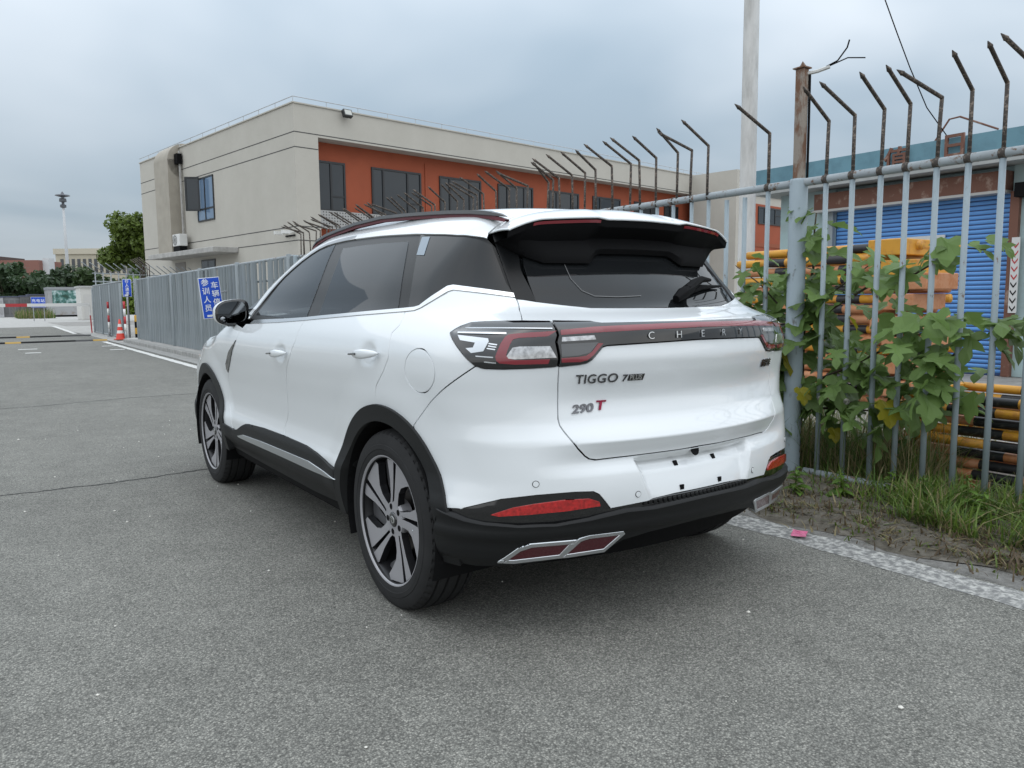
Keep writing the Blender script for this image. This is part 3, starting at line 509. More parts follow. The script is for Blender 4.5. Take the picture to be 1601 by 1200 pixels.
def panel(name, loop, mat, parent, fn=None, off=0.0, gap=.0023, thick=.012, res=.022, holes=(), disp=None, mirror=False, outn=None):
    """sheet of the body surface cut to an outline, with a turned-in edge"""
    fn = fn or P
    if mirror == 'sym':      # outline given for the left half, closed over the centre line
        c = SC if fn is P else (WS * math.pi / 2 if fn is U else 0)
        A = [tuple(p) for p in loop]
        if fn is U: B = [(a, 2 * c - b) for a, b in reversed(A)]
        else: B = [(2 * c - a, b) for a, b in reversed(A)]
        loop = A + B
        if holes:
            holes = [list(h) for h in holes] + [([(a, 2 * c - b) for a, b in h] if fn is U else [(2 * c - a, b) for a, b in h]) for h in holes if not getattr(h, 'sym', False)]
    L = inset(resample(loop, res), gap)
    H = [resample(h, res) for h in holes]
    H = [inset(h, -gap) for h in H]
    lo, hi = L.min(0), L.max(0)
    gx, gy = np.meshgrid(np.arange(lo[0], hi[0], res), np.arange(lo[1], hi[1], res))
    G = np.stack([gx.ravel(), gy.ravel()], 1)
    G[:, 0] += (np.round((G[:, 1] - lo[1]) / res) % 2) * res * .5
    G = G[inside(G, L)]
    if len(G): G = G[bdist(G, L) > res * .45]
    for h in H:
        if len(G): G = G[~inside(G, h)]
        if len(G): G = G[bdist(G, h) > res * .45]
    V = [L] + H; edges = []; b = 0
    for q in V:
        edges += [(b + i, b + (i + 1) % len(q)) for i in range(len(q))]; b += len(q)
    allv = np.vstack(V + ([G] if len(G) else []))
    res_ = delaunay_2d_cdt([Vector(p) for p in allv], edges, [], 0, 1e-7)
    pv = np.array([tuple(p) for p in res_[0]]); tri = [tuple(f) for f in res_[2]]
    orig = res_[3]
    T3 = np.array(tri)
    cen = pv[T3].mean(1)
    ok = inside(cen, L)
    for h in H: ok &= ~inside(cen, h)
    T3 = T3[ok]
    def lift(q):
        p = fn(q[:, 0], q[:, 1]); o = off + (disp(q[:, 0], q[:, 1]) if disp else 0)
        return p + N(p) * (o[:, None] if isinstance(o, np.ndarray) else o)
    e = .0025
    X = lift(pv)
    if disp is None and off == 0: nn = N(X)
    else:
        du = lift(pv + [e, 0]) - lift(pv - [e, 0]); dv = lift(pv + [0, e]) - lift(pv - [0, e])
        nn = np.cross(du, dv); nn /= np.linalg.norm(nn, axis=1)[:, None] + 1e-12
        s = np.sign((nn * N(fn(pv[:, 0], pv[:, 1]))).sum(1)); nn *= s[:, None]
    # orient
    a, b_, c_ = X[T3[:, 0]], X[T3[:, 1]], X[T3[:, 2]]
    fl = (np.cross(b_ - a, c_ - a) * nn[T3[:, 0]]).sum(1) < 0
    T3[fl] = T3[fl][:, ::-1]
    # skirt
    cnt = {}
    for f in T3:
        for i in range(3):
            k = (f[i], f[(i + 1) % 3]); cnt[k] = 1
    bd = [k for k in cnt if (k[1], k[0]) not in cnt]
    ids = sorted({i for k in bd for i in k}); mp = {}
    Vv = list(X); Nn = list(nn); F_ = [tuple(f) for f in T3]
    sn = {}
    for i, j in bd:
        t = X[j] - X[i]; w = np.cross(t, nn[i]); w /= np.linalg.norm(w) + 1e-12
        for q in (i, j): sn[q] = sn.get(q, 0) + w
    for i in ids:
        w = sn[i] / (np.linalg.norm(sn[i]) + 1e-12)
        r1 = (w + nn[i]); r1 /= np.linalg.norm(r1)
        mp[i] = len(Vv)
        Vv += [X[i], X[i] - nn[i] * thick]; Nn += [r1, w]
    for i, j in bd:
        F_.append((mp[i], mp[i] + 1, mp[j] + 1, mp[j]))
    Vv = np.array(Vv); Nn = np.array(Nn)
    o = mesh_obj(name, Vv, F_, mat, parent, normals=Nn)
    if mirror is True:
        Vm = Vv * [-1, 1, 1]; Nm = Nn * [-1, 1, 1]
        pr = parent if not isinstance(parent, tuple) else parent
        o2 = mesh_obj(name, Vm, [tuple(reversed(f)) for f in F_], mat, getattr(panel, 'rparent', None) or parent, normals=Nm)
        return o, o2
    return o

def between(line, s0, s1):
    """part of a traced line between two unrolled lengths, in the order of the line"""
    a, b = min(s0, s1), max(s0, s1)
    return [p for p in line if a - 1e-6 <= p[0] <= b + 1e-6]
def circ(c, r, a0, a1, n=28):
    return [(c[0] + r * math.cos(R(a0 + (a1 - a0) * i / n)), c[1] + r * math.sin(R(a0 + (a1 - a0) * i / n))) for i in range(n + 1)]
def cang(c, p): return math.degrees(math.atan2(p[1] - c[1], p[0] - c[0]))

car = empty('suv_car')
tag(car, 'white SUV with black roof rails and wheel arch cladding, parked beside the fence', 'car')

AR, AF = (.347, .352), (3.02, .352)      # wheel centres on the unrolled side
RO, RW, RI = .458, .446, .392            # cladding outer edge, white panel edge, cladding inner edge
tr = TR
# hood edge
he_y = np.linspace(2.28, 3.3, 22)
he_x = -(.775 - .10 * ((he_y - 2.28) / 1.02) ** 2)
HE = T(he_x, he_y)
HEs = [(float(s), float(z)) for s, z in zip(inv(HE), HE[:, 2])]

# ---- tailgate
tg_low = tr['tg_low']
bar_bot = tr['bar_bot']
center_bar_z, center_low_z, strip_z = 1.056, .6604, 1.121
tailgate_loop = [(SC, center_bar_z)] + [(-.94, 1.0545)] + [p for p in reversed(bar_bot) if p[0] > -.9] + [p for p in tg_low[1:]] + [(SC, center_low_z)]
tailgate = panel('tailgate', tailgate_loop, M_WHITE, car, mirror='sym', res=.011, gap=.0034)
gb = tr['glass_bot']
lt = tr['lamp_top']
strip_loop = [(SC, strip_z)] + [p for p in reversed(lt) if p[0] < -.325] + [(-.318, 1.1345)] + [tuple(p) for p in reversed(tr['tg_side'])] + [p for p in gb if p[0] > SC + .02] + [(SC, 1.172)]
panel('upper_strip', strip_loop, M_WHITE, tailgate, mirror='sym', res=.016)
# ---- rear glass
gs = tr['glass_side']
glass_loop = [(SC, 1.172)] + [p for p in reversed(gb) if -.44 > p[0] > SC + .02] + [p for p in gs] + [(-.575, 1.40), (-.60, 1.45), (SC, 1.455)]
rear_glass = panel('rear_window', glass_loop, M_GLASSQ, tailgate, mirror='sym', off=-.003, gap=.001, res=.03)
wl_ = [p for p in tr['wline']]
def ribbon(name, pts, w, mat, parent, off=.002, fn=P):
    pts = np.array(pts, float)
    d = np.gradient(pts, axis=0); d /= np.linalg.norm(d, axis=1)[:, None]
    nrm = np.stack([-d[:, 1], d[:, 0]], 1) * w / 2
    A = fn(*(pts + nrm).T); B = fn(*(pts - nrm).T)
    A = A + N(A) * off; B = B + N(B) * off
    n = len(A)
    return mesh_obj(name, list(A) + list(B), [(i, i + 1, n + i + 1, n + i) for i in range(n - 1)], mat, parent, smooth=True)
ribbon('defroster_line', [p for p in wl_], .0028, plain('grey_line', (.11, .11, .11), rough=.5), rear_glass, off=.0)
for m_ in (False, True):
    A_ = tr['dpil_f'][:-1] + [(-.3364, 1.2063), (-.4355, 1.1994)] + [p for p in reversed(tr['dpil_r'])][1:]
    if m_: A_ = [(2 * SC - a, b) for a, b in A_]
    panel('pillar_trim', A_, M_FRAME, tailgate, off=.001, gap=.001, res=.025)

# ---- tail lamps and light bar
split = tr['split']
lamp_loop = [p for p in lt if p[0] > -.44] + [(p[0] + .004, p[1]) for p in split] + [p for p in reversed(tr['lamp_bot']) if p[0] > -.44][:-1]
def scaled(L, k):
    L = np.array(L); c = L.mean(0); return [tuple(p) for p in c + (L - c) * k]
def both(L): return (L, [(2 * SC - a, b) for a, b in L])
for L in both(lamp_loop):
    lamp = panel('tail_lamp', L, M_GLOSS, car, off=.004, gap=.0012, res=.02, thick=.02)
    right = L is not lamp_loop
    f_ = (lambda q: [(2 * SC - a, b) for a, b in q]) if right else (lambda q: q)
    for key, mat, nm in (('red_l', M_RED, 'red_light_guide'), ('clear_l', M_CLEAR, 'reversing_light'), ('chr1', M_CHROME, 'chrome_strip'), ('chr2', M_SILVER, 'chrome_strip'), ('hook', M_SILVER, 'chrome_hook'), ('ln1', M_CHROME, 'chrome_strip'), ('ln2', M_CHROME, 'chrome_strip'), ('ln3', M_CHROME, 'chrome_strip'), ('ln4', M_SILVER, 'chrome_strip'), ('ln5', M_SILVER, 'chrome_strip')):
        q = [p for p in tr[key]]
        if key == 'red_l': q = [p for p in q if p[0] > -.4495]
        if key == 'clear_l': q = [(max(p[0], -.446), p[1]) for p in q]
        panel(nm, f_(q), mat, lamp, off=.0062, gap=.0, res=.012, thick=.003)
bar_loop = [(SC, strip_z)] + [p for p in reversed(lt) if p[0] < -.462] + [(p[0] - .004, p[1]) for p in split] + [p for p in bar_bot if p[0] > -.9][1:] + [(-.94, 1.0545), (SC, center_bar_z)]
bar = panel('light_bar', bar_loop, M_GLOSS, tailgate, off=.006, gap=.0014, res=.018, thick=.02, mirror='sym')
rb = [(-.462, 1.1012), (-.6, 1.1075), (-.74, 1.1105), (-.9, 1.1125), (SC, 1.1135), (SC, 1.1000), (-.9, 1.0985), (-.74, 1.0955), (-.6, 1.0915), (-.462, 1.0862)]
panel('red_light_strip', rb[:5] + rb[5:], M_RED, bar, off=.0085, gap=0, res=.015, thick=.003)
panel('red_light_strip', [(2 * SC - a, b) for a, b in rb], M_RED, bar, off=.0085, gap=0, res=.015, thick=.003)
for key, mat, nm in (('red_r', M_RED, 'red_light_guide'), ('clear_r', M_CLEAR, 'clear_light'), ('grey_r', M_GREYL, 'smoked_light')):
    for q in both(tr[key]): panel(nm, q, mat, bar, off=.0085, gap=0, res=.012, thick=.003)

# ---- rear bumper
gap_qb = tr['gap_qb']
qb_arch = gap_qb[-1]
a_q = cang(AR, qb_arch); a_b = cang(AR, tr['bump_lo'][0])
gap_line = [gap_qb[0], (gap_qb[0][0] * .62 + qb_arch[0] * .38, gap_qb[0][1] * .62 + qb_arch[1] * .38 + .006), (gap_qb[0][0] * .3 + qb_arch[0] * .7, gap_qb[0][1] * .3 + qb_arch[1] * .7 + .006), qb_arch]
bump_lo = [p for p in tr['bump_lo'] if p[0] > -1.0]
lamp_under = [p for p in tr['lamp_bot'] if -.45 < p[0] < -.19]
bump_loop = [(SC, center_low_z - .001)] + list(reversed(tg_low[1:])) + [(-.4545, .983)] + list(reversed(lamp_under)) + [gap_line[0]] + gap_line[1:] + circ(AR, RW, a_q, a_b + 360 if a_b < 0 and a_q > 0 else a_b, 16)[1:] + bump_lo[1:] + [(SC, .5045)]
def plate_disp(s, z):
    d = np.abs(s - SC)
    edge = .305 - .045 * (.655 - z) / .16
    k = sstep(edge + .012, edge - .022, d)
    t = np.clip((z - .50) / .15, 0, 1)
    shelf = sstep(.652, .640, z)
    return -(.012 + .034 * t) * k * shelf
bumper = panel('rear_bumper', bump_loop, M_WHITE, car, mirror='sym', res=.014, disp=plate_disp)
gl_lo = tr['gloss_lo']
refl = tr['refl']
val_loop = [(SC, .503)] + list(reversed(bump_lo))[1:] + [(-.06, .47)] + [p for p in gl_lo] + [(-.80, .470), (-.95, .478), (SC, .480)]
panel('gloss_valance', val_loop, M_GLOSS, bumper, mirror='sym', off=-.006, gap=0, res=.018, thick=.02)
for q in both(refl): panel('rear_reflector', q, M_REFL, bumper, off=.0, gap=0, res=.012, thick=.01)
low_top = [(-.055, .49), (-.10, .478), (-.15, .4645)] + [(a, b - .001) for a, b in gl_lo] + [(-.80, .469), (-.95, .477), (SC, .479)]
low_bot = [(SC, .392), (-.95, .389), (-.80, .381), (-.70, .368), (-.64, .338), (-.45, .318), (-.28, .302), (-.16, .292), (-.03, .300)]
def low_disp(s, z):
    return .016 * sstep(.28, .34, z) * np.ones_like(s) + .004 * np.sin((z - .40) * 90) * sstep(.36, .40, z)
lb_half = [(SC, .479)] + list(reversed(low_top))[1:] + [(-.03, .38), (-.03, .300)] + list(reversed(low_bot))[1:]
panel('lower_bumper', lb_half, M_PLAST, bumper, mirror='sym', res=.016, disp=low_disp, gap=0, thick=.06)
for k in range(26):
    s = SC + (k - 12.5) * .022
    panel('step_ridge', [(s, .4825), (s + .012, .4825), (s + .012, .497), (s, .497)], M_PLAST, bumper, off=.0, gap=0, res=.02, thick=.01)
# exhaust finishers
e1 = [p for p in tr['exh1o']]; e2 = [p for p in tr['exh2o']]
for q in (e1, e2):
    for L in both(q):
        inn = inset(resample(L, .007), .0125)
        ex = panel('exhaust_trim', L, M_SILVER, car, off=.0195, gap=0, res=.007, thick=.03, holes=[[tuple(p) for p in inn]])
        panel('exhaust_insert', [tuple(p) for p in inset(resample(L, .03), .008)], M_REDD, ex, off=.0165, gap=0, res=.02, thick=.004)
# parking sensors, plate holes
def disc(name, s, z, r, mat, parent, off, ring=None):
    c = [(s + r * math.cos(a), z + r * math.sin(a)) for a in np.linspace(0, 2 * math.pi, 17)[:-1]]
    return panel(name, c, mat, parent, off=off, gap=0, res=.02, thick=.004)
for s, z in ((-.368, .594), (-.735, .5265)):
    for q in (s, 2 * SC - s):
        sn = disc('parking_sensor', q, z, .0115, M_BLACK, bumper, .0012)
        disc('sensor_face', q, z, .0095, M_WHITE, sn, .003)
def pd(s, z): return float(plate_disp(np.array([s]), np.array([z]))[0])
for ds, z in ((-.105, .624), (.105, .624), (-.104, .523), (.104, .523)):
    s = SC + ds; h = .009
    panel('plate_clip', [(s - h, z - h), (s + h, z - h), (s + h, z + h), (s - h, z + h)], M_BLACK, bumper, off=pd(s, z) + .004, gap=0, res=.02, thick=.006)
disc('tailgate_button', SC + .02, .652, .020, M_BLACK, bumper, -.004)

# ---- side panels (left, and the same mirrored)
dlo_o, dlo_i = tr['dlo_lo_o'], tr['dlo_lo_i']
bc = [p for p in tr['gap_bc'] if p[1] < 1.13]
bc = [(1.2405, 1.1188)] + [p for p in bc if p[1] < 1.11] + [(1.507, .5255)]
cd = [(.2660, 1.1652)] + [p for p in tr['gap_cd'] if p[1] < 1.15]
ab = [(2.165, 1.086), (2.215, 1.045)] + [p for p in tr['gap_ab'] if p[1] < 1.0]
sill = tr['sill_t']
sides = {}
def side_panel(name, loop, mat, key, **kw):
    o, o2 = panel(name, loop, mat, car, mirror=True, **kw); sides[key] = (o, o2); return o, o2
def handle_dent(cs, cz):
    return lambda s, z: -.017 * np.exp(-(((s - cs) / .062) ** 2 + ((z - cz) / .036) ** 2) ** 1.6)
fd_bot = [p for p in sill if 1.52 < p[0] < 2.40]
front_door = [p for p in reversed(bc)] + [p for p in dlo_o if p[0] > 1.26] + ab + [(2.405, .447)] + [p for p in fd_bot]
# order: bc bottom->top, belt forward, down the front edge, sill rearward
side_panel('front_door', front_door, M_WHITE, 'fd', res=.02, disp=handle_dent(1.47, .953))
rd_bot = [p for p in reversed(sill) if .76 < p[0] < 1.49]
a_cd = cang(AR, cd[-1]); a_s = cang(AR, sill[-1])
rear_door = bc + list(reversed(rd_bot)) + circ(AR, RW, a_s, a_cd, 18) + list(reversed(cd))[1:] + [p for p in dlo_o if .285 < p[0] < 1.22]
side_panel('rear_door', rear_door, M_WHITE, 'rd', res=.02, disp=handle_dent(.445, 1.003))
fuel = [(.054 + .0925 * math.cos(a), .960 + .079 * math.sin(a)) for a in np.linspace(0, 2 * math.pi, 41)[:-1]]
lamp_low = [p for p in tr['lamp_bot'] if p[0] > -.19]
lamp_up = [p for p in lt if p[0] > -.315]
quarter = cd + circ(AR, RW, a_cd, a_q, 14)[1:] + list(reversed(gap_line)) + list(reversed(lamp_low)) + lamp_up[1:] + [(-.3176, 1.1345)] + list(reversed(tr['tg_side']))[1:] + [p for p in dlo_o if p[0] < .25]
side_panel('rear_quarter_panel', quarter, M_WHITE, 'q', res=.018, holes=[fuel])
side_panel('fuel_door', fuel, M_WHITE, 'fuel', res=.02)
# front fender
fa0 = cang(AF, (2.405, .45))
fender = list(reversed(ab))[:-1] + [(2.19, 1.062)] + [p for p in HEs if p[0] > 2.55] + [(3.72, .80), (3.62, .62)] + circ(AF, RW, 30, fa0 if fa0 > 0 else fa0 + 360, 26) + [(2.407, .447)]
side_panel('front_fender', fender, M_WHITE, 'fe', res=.024)
front_bumper = [(3.725, .795)] + [(4.05, .80), (4.62, .82)] + [(4.62, .42), (3.9, .40), (3.5, .40)] + circ(AF, RW, 8, 28, 6) + [(3.625, .62)]
side_panel('front_bumper', front_bumper, M_WHITE, 'fb', res=.03)
side_panel('grille', [(3.9, .39), (4.62, .41), (4.62, .22), (3.5, .24), (3.48, .39)], M_PLAST, 'gr', res=.04)
side_panel('headlamp', [(3.74, .81), (4.1, .81), (4.62, .83), (4.62, .88), (4.1, .90), (3.77, .90)], M_GLOSS, 'hl', res=.04)
# black fender vent
side_panel('fender_vent', tr['vent'], M_GLOSS, 'vent', off=.004, gap=0, res=.02)

# ---- cladding
for c0, a0, a1, nm in ((AR, a_s, 190, 'wheel_arch_cladding'), (AF, -8, fa0 if fa0 > 0 else fa0 + 360, 'wheel_arch_cladding')):
    lo_a0, lo_a1 = (-8, 188)
    loop = circ(c0, RO, lo_a0, lo_a1, 44) + list(reversed(circ(c0, RI, lo_a0 - 1, lo_a1 + 1, 40)))
    side_panel(nm, loop, M_PLAST, nm, off=.011, gap=0, thick=.07, res=.02)
rk = [(2.58, .385), (2.58, .46)] + [p for p in sill if .8 < p[0] < 2.4] + [(.80, .478), (.80, .30), (1.2, .285), (2.0, .290), (2.55, .30)]
def sill_disp(s, z): return .012 * np.ones_like(s) - .035 * sstep(.40, .30, z)
side_panel('sill_cladding', rk, M_PLAST, 'sill', disp=sill_disp, gap=0, thick=.04, res=.02)
side_panel('sill_trim', tr['sill_c'], M_SILVER, 'sillc', off=.017, gap=0, res=.02, thick=.01)

# ---- side glazing
gl_f, gl_r = tr['gl_f'], tr['gl_r']
def S_of_u(y, w):
    q = U(np.array([y]), np.array([w])); return (float(inv(q)[0]), float(q[0, 2]))
# upper edge of the window band, seen as (y, angle) and carried over
UO = [(-.2566, .4665), (-.19, .4597), (-.11, .4602), (-.0118, .4652), (.062, .468), (.142, .472), (.229, .4774), (.316, .4813), (.4086, .4861), (.506, .4908), (.609, .495), (.7535, .4985), (.909, .501), (1.03, .501), (1.15, .4985), (1.26, .490), (1.35, .477), (1.43, .456), (1.51, .428), (1.585, .394), (1.655, .358), (1.71, .32), (1.76, .282), (1.80, .243), (1.82, .204), (1.815, .16)]
UI = [(a - (.01 if a < 1.2 else .012), b - (.020 if a < 1.2 else .016)) for a, b in UO]
lo_u = lambda L: [tuple(map(float, q)) for q in invU(P(*np.array(L).T))]
loI = lo_u(dlo_i); loO = lo_u(dlo_o)
rear_u = lo_u(tr['dlo_rear'])
frame_loop = UI + [(1.80, .150)] + list(reversed(loI))[1:] + [p for p in reversed(rear_u)][1:-1]
gfu = lo_u(gl_f); gru = lo_u(gl_r)
# quarter glass outline
cdu = lo_u([p for p in tr['gap_cd'] if p[1] > 1.17])
q_top = [p for p in UI if p[0] < cdu[0][0] - .02]
qg = [(cdu[0][0] - .006, UI[7][1] - .004)] + [(p[0] - .006, p[1]) for p in cdu[1:]] + [p for p in reversed(loI) if p[0] < cdu[-1][0] - .02] + [(p[0] + .012, p[1]) for p in reversed(rear_u)][1:-1] + [(p[0], p[1] - .006) for p in q_top[1:]]
def two(name, loop, mat, key, **kw):
    return side_panel(name, loop, mat, key, fn=U, **kw)
GFU = [(1.742, .166), (1.728, .215), (1.70, .262), (1.655, .312), (1.59, .362), (1.51, .405), (1.42, .435), (1.32, .455), (1.215, .466), (1.14, .474)] + [p for p in gfu if p[1] < .44 and p[0] < 1.15] + [p for p in gfu[-2:]]
two('window_frame', frame_loop, M_FRAME, 'frame', off=-.006, gap=.0, res=.03, holes=[inset(resample(GFU, .03), .004), inset(resample(gru, .03), .004), inset(resample(qg, .03), .01)])
for L, mat, nm, key in ((GFU, M_GLASSF, 'front_door_window', 'wf'), (gru, M_GLASS, 'rear_door_window', 'wr'), (qg, M_GLASSQ, 'quarter_window', 'wq')):
    two(nm, L, mat, key, off=-.004 if nm != 'quarter_window' else -.002, gap=0, res=.03, thick=.003)
bcu = lo_u([p for p in tr['gap_bc'] if p[1] > 1.13])
strip_lo = [p for p in loI] + list(reversed(loO))
two('belt_trim', strip_lo, M_CHROME, 'belt', off=.003, gap=0, res=.016, thick=.012)
strip_up = [p for p in UO if p[0] < .915] + list(reversed([p for p in UI if p[0] < .915]))
two('roof_edge_trim', strip_up, M_CHROME, 'uptrim', off=.002, gap=0, res=.016, thick=.012)
strip_a = [p for p in UO if p[0] > .9] + list(reversed([p for p in UI if p[0] > .89]))
two('pillar_seal', strip_a, M_GLOSS, 'apil', off=.001, gap=0, res=.016, thick=.012)
two('window_sticker', [(.151, .442), (.085, .440), (.034, .371), (.095, .373)], M_SCREW, 'film', off=.0, gap=0, res=.03, thick=.001)

# ---- roof, windscreen, bonnet
wc = WS * math.pi / 2
SEAM = -.262
roof_loop = [(SEAM, wc), (SEAM, .56), (-.258, .4665)] + UO[1:] + [(1.90, .17), (1.885, .24), (1.85, .30), (1.80, .352), (1.73, .405), (1.65, .452), (1.57, .495), (1.50, .545), (1.46, .60), (1.43, .70), (1.415, .80), (1.41, wc)]
roof = panel('roof', roof_loop, M_WHITE, car, fn=U, mirror='sym', res=.03, gap=.001)
ws_loop = [(1.412, wc), (1.417, .80), (1.432, .70), (1.462, .60), (1.502, .545), (1.572, .495), (1.652, .452), (1.732, .405), (1.802, .352), (1.852, .30), (1.887, .24), (1.91, .17), (2.2, .22), (2.40, .33), (2.47, .6), (2.49, wc)]
panel('windscreen', ws_loop, M_GLASSF, car, fn=U, mirror='sym', off=-.003, res=.04)
hood_loop = [(0, 3.38), (-.45, 3.35)] + [(float(a), float(b)) for a, b in reversed(list(zip(he_x, he_y)))] + [(-.5, 2.36), (0, 2.42)]
def Tn(x, y): return T(x, y)
panel('bonnet', hood_loop, M_WHITE, car, fn=Tn, mirror='sym', res=.035)
mesh_obj('cowl', [(-.82, 1.86, 1.0), (.82, 1.86, 1.0), (.82, 2.5, 1.0), (-.82, 2.5, 1.0)], [(0, 1, 2, 3)], M_BLACK, car)

# ---- spoiler
def GYf(x, z):
    return bis(lambda m: F(x, .3 - m, z), 0 * x, 0 * x + 1.4)
nx, ny = 73, 12
t = np.linspace(0, 1, nx)
wfr = .4665 + (2 * wc - 2 * .4665) * t
front = U(np.full(nx, SEAM), wfr)
def trail(x):
    ax = np.abs(x)
    return np.stack([x, -.52 + .27 * ax ** 2, 1.508 - .085 * ax ** 2 - .35 * np.clip(ax - .47, 0, 1) ** 1.5 * 2 + .008 * sstep(.19, .24, ax)], 1)
xr = .592 * np.sin((t - .5) * math.pi * .94) / math.sin(.5 * math.pi * .94)
rear = trail(xr)
rows = []
for j in range(ny):
    q = j / (ny - 1)
    p = front * (1 - q) + rear * q
    p[:, 2] += .020 * math.sin(math.pi * q) * np.clip(1 - np.abs(xr) / .6, 0, 1) ** .4
    rows.append(p)
V = np.vstack(rows); Fc = [(j * nx + i, (j + 1) * nx + i, (j + 1) * nx + i + 1, j * nx + i + 1) for j in range(ny - 1) for i in range(nx - 1)]
sp = mesh_obj('spoiler', V, [tuple(reversed(f)) for f in Fc], M_WHITE, car, smooth=True)
sol = sp.modifiers.new('thick', 'SOLIDIFY'); sol.thickness = .006; sol.offset = 1
zb = np.interp(np.abs(xr), [0, .205, .255, .45, .53, .60], [1.380, 1.378, 1.340, 1.340, 1.372, 1.425])
r0 = rear + [0, .006, -.006]
r1 = rear + np.stack([0 * xr, 0 * xr + .012, -.030 + 0 * xr], 1)
yb = -(GYf(xr * .965, zb) - .3) - .012
r4 = np.stack([xr * .965, yb, zb], 1)
r2_ = r1 * .62 + r4 * .38 + np.stack([0 * xr, .045 * np.clip(1 - (np.abs(xr) / .6) ** 4, 0, 1), 0 * xr], 1)
r3 = r1 * .2 + r4 * .8 + [0, .0, 0]
r5 = r4 + [0, .05, .0]
rr_ = [r0, r1, r2_, r3, r4, r5]
V = np.vstack(rr_); Fc = [(j * nx + i, j * nx + i + 1, (j + 1) * nx + i + 1, (j + 1) * nx + i) for j in range(len(rr_) - 1) for i in range(nx - 1)]
spu = mesh_obj('spoiler_underside', V, [tuple(reversed(f)) for f in Fc], M_BLACK, sp)
autosmooth(spu, 40)
for x0, x1 in ((-.50, -.225), (.225, .50)):
    xs_ = np.linspace(x0, x1, 14); tt = trail(xs_)
    A_ = tt + [0, .0015, -.011]; B_ = tt + [0, .006, -.0215]
    n_ = len(xs_)
    mesh_obj('high_brake_light', list(A_) + list(B_), [(i, n_ + i, n_ + i + 1, i + 1) for i in range(n_ - 1)], M_RED, sp, smooth=True)

# ---- roof rails
ry = np.array([-.325, -.285, -.203, -.094, .06, .21, .441, .701, .995, 1.243, 1.40, 1.519, 1.60, 1.66])
rz_ = -.007 + np.array([1.520, 1.532, 1.549, 1.563, 1.577, 1.588, 1.602, 1.614, 1.610, 1.594, 1.581, 1.562, 1.535, 1.50])
for sg in (-1, 1):
    base = T(np.full(len(ry), -.53), ry)
    base[:2, 2] = (1.50, 1.508)
    topc = base.copy(); topc[:, 2] = rz_; lift_ = topc[:, 2] - base[:, 2]
    sec = []
    for i in range(len(ry)):
        h = .02
        cx, y_, z1 = topc[i]; e = min(1, .12 + .5 * min(i, len(ry) - 1 - i))
        sec.append([(cx - .020 * e, y_, z1 - .012 * e), (cx - .016 * e, y_, z1 + .002 * e), (cx + .014 * e, y_, z1 + .004 * e), (cx + .020 * e, y_, z1 - .010 * e), (cx + .014 * e, y_, z1 - .014 * e), (cx - .016 * e, y_, z1 - .014 * e)])
    v = [((x if sg < 0 else -x), y_, z_) for r_ in sec for x, y_, z_ in r_]
    f = [(i * 6 + k, i * 6 + (k + 1) % 6, (i + 1) * 6 + (k + 1) % 6, (i + 1) * 6 + k) for i in range(len(ry) - 1) for k in range(6)]
    rail = mesh_obj('roof_rail', v, f, M_RAIL, car, smooth=False); autosmooth(rail, 50)
    # red stripe under the bar, standing on the roof
    v2 = []
    for i in range(len(ry)):
        x_ = base[i, 0] - .010; zb_ = base[i, 2] - .008; zt_ = topc[i, 2] - .011; zb_ = max(zb_, zt_ - .016)
        zt_ = max(zt_, zb_ + .001)
        for dx_ in (0, .02): v2 += [(x_ + dx_, ry[i], zb_), (x_ + dx_, ry[i], zt_)]
    v2 = [(x if sg < 0 else -x, y_, z_) for x, y_, z_ in v2]
    f2 = []
    for i in range(len(ry) - 1):
        a = i * 4; b = a + 4
        f2 += [(a, b, b + 1, a + 1), (a + 2, a + 3, b + 3, b + 2), (a + 1, b + 1, b + 3, a + 3)]
    mesh_obj('rail_stripe', v2, f2, plain('rail_red', (.12, .012, .02), rough=.4), rail)

# ---- dark inner shell behind the gaps, floor, wheel wells
ss = np.linspace(2 * SC - 5.1, 5.1, 260); zz = np.linspace(.24, 1.07, 26)
S_, Z_ = np.meshgrid(ss, zz)
Pn = P(S_.ravel(), Z_.ravel()); Pn = Pn - N(Pn) * (.03 + .045 * sstep(-.35, -.5, Pn[:, 1]))[:, None]
Pn = Pn.reshape(len(zz), len(ss), 3)
ff = []
for j in range(len(zz) - 1):
    for i in range(len(ss) - 1):
        s_, z_ = (ss[i] + ss[i + 1]) / 2, (zz[j] + zz[j + 1]) / 2
        s2 = s_ if s_ > SC else 2 * SC - s_
        if min(math.hypot(s2 - AR[0], z_ - AR[1]), math.hypot(s2 - AF[0], z_ - AF[1])) < .425: continue
        a = j * len(ss) + i
        ff.append((a, a + len(ss), a + len(ss) + 1, a + 1))
mesh_obj('inner_body', Pn.reshape(-1, 3), ff, M_BLACK, car)
for c_y in (0.0, 2.67):
    for sg in (-1, 1):
        v = []; n_ = 24
        for k in range(n_ + 1):
            a = R(-22 + 224 * k / n_)
            for x_ in (.895, .60): v.append((sg * x_, c_y + .385 * math.cos(a), .352 + .385 * math.sin(a)))
        f = [(2 * k, 2 * k + 2, 2 * k + 3, 2 * k + 1) for k in range(n_)] + [tuple(2 * k + 1 for k in range(n_ + 1))]
        mesh_obj('wheel_well', v, f, M_LINER, car)
MB().box((-.60, -.50, .245), (.60, .42, .26)).box((-.80, .42, .22), (.80, 2.25, .25)).box((-.70, 2.25, .22), (.70, 3.3, .25)).box((-.45, -.48, .25), (.45, -.25, .30)).build('floor_pan', M_LINER, car)
MB().tube([(-.55, -.1, .25), (-.5, -.42, .28)], .03).tube([(.3, .3, .24), (.35, -.3, .23), (.4, -.42, .28)], .03).tube([(-.78, 0, .33), (.78, 0, .33)], .045).tube([(-.7, .12, .25), (.7, .12, .25)], .03).build('exhaust_pipe', M_LINER, car)

